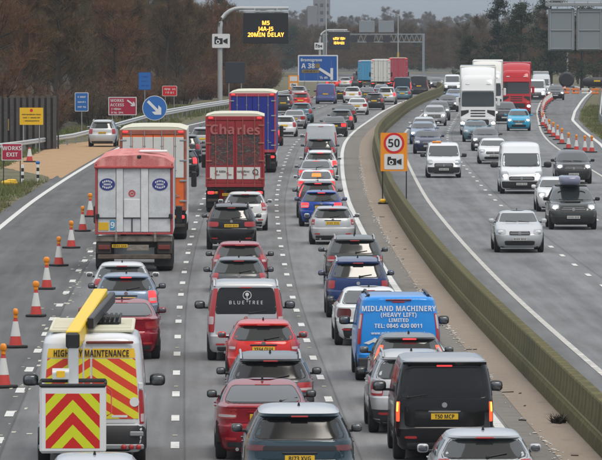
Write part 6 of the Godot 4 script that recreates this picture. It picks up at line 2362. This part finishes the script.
	car("people_carrier", "suv", 16.2, 530.7, [4.5, 1.84, 1.75], "grey_dark", "dark people carrier with lit lamps between the sky blue car and the red lorry", {"oncoming": true})
	car("panel_van", "van", 23.5, 668.0, [5.2, 2.0, 2.3], "white_van", "white oncoming van with black bumper following the red lorry", {"oncoming": true})
	car("large_van", "bigvan", 25.6, 712.0, [5.6, 2.05, 2.6], "silver_pale", "pale box-shaped van behind the white van following the red lorry", {"oncoming": true})
	car("hatchback", "hatch", 26.3, 690.0, [4.2, 1.8, 1.5], "grey_dark", "dark oncoming hatchback with bright lamps beside the cone line", {"oncoming": true})
	car("saloon", "saloon", 7.88, 414.5, [4.6, 1.80, 1.46], "navy", "navy blue oncoming saloon right behind the small white van", {"oncoming": true, "lamps": false})
	car("hatchback", "hatch", 8.5, 461.6, [4.1, 1.80, 1.58], "silver_pale", "silver oncoming hatchback behind the navy saloon", {"oncoming": true})
	car("hatchback", "hatch", 8.15, 446.0, [4.1, 1.78, 1.5], "silver_blue", "bluish silver oncoming hatchback between the navy saloon and the silver one", {"oncoming": true})
	car("estate_car", "suv", 10.4, 520.9, [4.8, 1.86, 1.62], "silver_dull", "dull silver oncoming estate with bright lamps beside the lorry", {"oncoming": true})
	car("estate_car", "suv", 11.3, 548.0, [4.8, 1.86, 1.62], "grey_mid", "grey oncoming estate following the dull silver one", {"oncoming": true})
	car("saloon", "saloon", 13.15, 597.7, [4.6, 1.84, 1.5], "grey_dark", "dark grey oncoming saloon before the orange cone between carriageways", {"oncoming": true})
	car("saloon", "saloon", 14.9, 650.0, [4.6, 1.84, 1.5], "silver_blue", "steel blue oncoming saloon behind the dark grey saloon", {"oncoming": true})
	car("panel_van", "van", 17.9, 790.0, [5.0, 2.0, 2.3], "white_van", "far white oncoming van beyond the orange cone", {"oncoming": true})
	car("hatchback", "hatch", 20.4, 860.0, [4.3, 1.82, 1.5], "black_paint", "far black oncoming hatchback with bright lamps beside the lorry roof", {"oncoming": true, "lamp_k": 1.5})
	car("hatchback", "hatch", 18.6, 920.0, [4.3, 1.82, 1.5], "grey_mid", "far grey oncoming hatchback with bright lamps beyond the white van", {"oncoming": true, "lamp_k": 1.5})
func roof_skin(st: SurfaceTool, S: Dictionary) -> void:
	# the contrasting roof: the top rows of the shell, a few millimetres proud
	var R: Array = S.rows
	var i0: int = R.size() - 4
	var P := []
	for i in range(i0, R.size()):
		var row := []
		for q in 49:
			row.append(at_phi(R[i], R[i][0], TAU * q / 48.0 + 0.001))
		P.append(row)
	grid(st, P, Vector3(0, 0.3, (R[i0][2] + R[i0][3]) * 0.5), 0.006, 0.0, 3)
	var top := Vector3(0, R[-1][0] + 0.009, (R[-1][2] + R[-1][3]) * 0.5)
	for q in 48:
		tri(st, P[-1][q] + Vector3(0, 0.006, 0), P[-1][q + 1] + Vector3(0, 0.006, 0), top, top - Vector3(0, 1, 0))
func midland_van() -> void:
	var o := car("panel_van", "van", 2.28, 155.6, [4.97, 1.99, 2.0], "blue_van", "bright blue panel van with white lettering across its rear doors", {"panel_rear": true, "tail": [0.86, 1.56, 0.885, 0.90], "lens_at": [0.5, 0.96], "mirror": "trim", "plate": "", "rails": false, "plate_y": 0.8})
	var S := shell("van", 4.97, 1.99, 2.0)
	for s in [-1.0, 1.0]:
		obj("rear_door", panel(S, 0.70, 1.83, min(s * 0.006, s * 0.86), max(s * 0.006, s * 0.86), 0.009, 0.03, false, 8, 8, 0.04), M.blue_van, o)
	for q in [["MIDLAND MACHINERY", 1.70, 0.125, 0.93], ["(HEAVY LIFT)", 1.555, 0.10, 1.0], ["LIMITED", 1.43, 0.085, 1.0], ["TEL: 0845 430 0011", 1.30, 0.095, 0.98], ["www.midlandmachinery.co.uk", 1.13, 0.06, 1.05]]:
		var y: float = q[1]
		text(o, q[0], q[2], Vector3(0, y, at_u(S, y, 0).z + 0.03), M.sign_white, Vector3(-0.15, 0, 0), true, q[3])
	var st := mb()
	poly(st, [Vector2(-0.82, 0.90), Vector2(-0.62, 0.98), Vector2(-0.55, 1.03), Vector2(-0.5, 0.99), Vector2(-0.4, 1.0), Vector2(-0.52, 0.95), Vector2(-0.5, 0.9), Vector2(-0.6, 0.92), Vector2(-0.7, 0.87)], at_u(S, 0.95, 0).z + 0.03, 0.01)
	obj("crane_logo", st, M.sign_white, o)
	st = mb()
	box(st, Vector3(0, 1.90, 2.33), Vector3(0.6, 0.04, 0.05), 0.012)
	obj("high_brake_light", st, M.tail_dark, o)
	for s in [-1.0, 1.0]:
		st = mb()
		for z in [2.0, 0.2, -1.0]:
			beam(st, Vector3(s * 0.78, 1.93, z), Vector3(s * 0.66, 2.02, z), 0.08, 0.05)
		tube(st, [Vector3(s * 0.70, 2.0, 2.1), Vector3(s * 0.70, 2.03, 1.0), Vector3(s * 0.70, 2.0, -1.1)], [0.03], 8)
		obj("roof_rail", st, M.trim, o)
	st = mb()
	box(st, Vector3(-0.8, 0.42, 2.52), Vector3(0.3, 0.28, 0.1), 0.03)
	obj("corner_step", st, M.plastic, o)
func red_lorry() -> void:
	var o := lorry(-2.86, 289.7, 2.56, 4.3, 8.5, "cab_red", "box_red", "red box lorry with dark picture panels and pink lettering on its rear doors", {"frame": "box_red", "door": "box_red", "roof": "cream", "lit": true, "axles": [1.6, 2.9], "rod": "frame_rust"})
	var L := 8.5 + 0.75 + 2.3
	var zr := L * 0.5
	text(o, "Cha", 0.42, Vector3(-0.55, 3.62, zr + 0.085), M.letter_pink, Vector3.ZERO, true, 1.05)
	text(o, "rles", 0.40, Vector3(0.58, 3.60, zr + 0.085), M.letter_pink, Vector3.ZERO, true, 1.05)
	# plain dark picture panels with blotches of the print
	var m := mat("lorry_print", Color.WHITE, 0.55)
	var im := Image.create(256, 256, true, Image.FORMAT_RGB8)
	var n1 := noise(81, 0.014, 3)
	var n2 := noise(82, 0.045, 4)
	for y in 256:
		for x in 256:
			var v := n1.get_noise_2d(x, y)
			var w := n2.get_noise_2d(x, y)
			var c := Color(.13, .030, .030).lerp(Color(.040, .036, .036), smoothstep(-0.35, 0.3, v))
			c = c.lerp(Color(.15, .13, .12), smoothstep(0.05, 0.5, w) * 0.8)
			c = c.lerp(Color(.24, .03, .035), smoothstep(0.15, 0.5, -w) * 0.6)
			im.set_pixel(x, y, c.linear_to_srgb())
	m.albedo_texture = tex(im)
	for s in [-1.0, 1.0]:
		var st := mb()
		var x0: float = s * 0.09
		var x1: float = s * 1.08
		uvquad(st, [Vector3(x0, 2.08, zr + 0.03), Vector3(x1, 2.08, zr + 0.03), Vector3(x1, 3.42, zr + 0.03), Vector3(x0, 3.42, zr + 0.03)], [Vector2(0.5 + x0 * 0.4, 1), Vector2(0.5 + x1 * 0.4, 1), Vector2(0.5 + x1 * 0.4, 0), Vector2(0.5 + x0 * 0.4, 0)], Vector3.ZERO)
		obj("picture_panel", st, m, o)
		st = mb()
		box(st, Vector3(s * 0.58, 1.73, zr + 0.03), Vector3(1.02, 0.52, 0.012), 0.003)
		var bp := obj("pale_panel", st, M.box_pale, o)
		small_print(bp, 0.5, 0.1, Vector3(s * 0.5 - 0.15, 1.80, zr + 0.042), M.lorry_art_dark, 90 + int(s))
	var st2 := mb()
	disc(st2, Vector3(0.88, 1.78, zr + 0.04), 0.09, 0.13, 0.008, 24)
	obj("ring_emblem", st2, M.lorry_art_dark, o)

func _ready() -> void:
	# camera: a 400 mm lens on a footbridge, a little under two degrees down
	var cam := Camera3D.new()
	cam.name = "camera"
	cam.fov = 3.9437
	cam.near = 1.0
	cam.far = 9000.0
	add_child(cam)
	cam.position = Vector3(0, 8.5, 0)
	cam.rotation = Vector3(-deg_to_rad(1.8263), 0, 0)
	cam.current = true
	var we := WorldEnvironment.new()
	we.name = "environment"
	var env := Environment.new()
	env.background_mode = Environment.BG_SKY
	var sky := Sky.new()
	var sm := ProceduralSkyMaterial.new()
	sm.sky_top_color = Color(0.97, 0.98, 1.0)
	sm.sky_horizon_color = Color(0.53, 0.575, 0.62)
	sm.sky_curve = 0.5
	sm.ground_horizon_color = Color(0.45, 0.46, 0.46)
	sm.ground_bottom_color = Color(0.22, 0.22, 0.21)
	sm.sun_angle_max = 1.0
	sky.sky_material = sm
	env.sky = sky
	env.tonemap_mode = Environment.TONE_MAPPER_LINEAR
	env.tonemap_exposure = 1.45
	env.sdfgi_enabled = true
	env.ssao_enabled = true
	env.ssil_enabled = true
	env.fog_enabled = true
	env.fog_density = 0.00008
	env.fog_light_color = Color(0.88, 0.92, 0.97)
	we.environment = env
	add_child(we)
	var sun := DirectionalLight3D.new()
	sun.name = "sun"
	sun.light_energy = 0.35
	sun.light_angular_distance = 25.0
	sun.light_color = Color(1.0, 0.97, 0.93)
	sun.shadow_enabled = true
	add_child(sun)
	sun.rotation = Vector3(deg_to_rad(-58), deg_to_rad(25), 0)
	rng.seed = 12
	make_materials()
	make_ground()
	make_trees()
	make_furniture()
	make_vehicles()
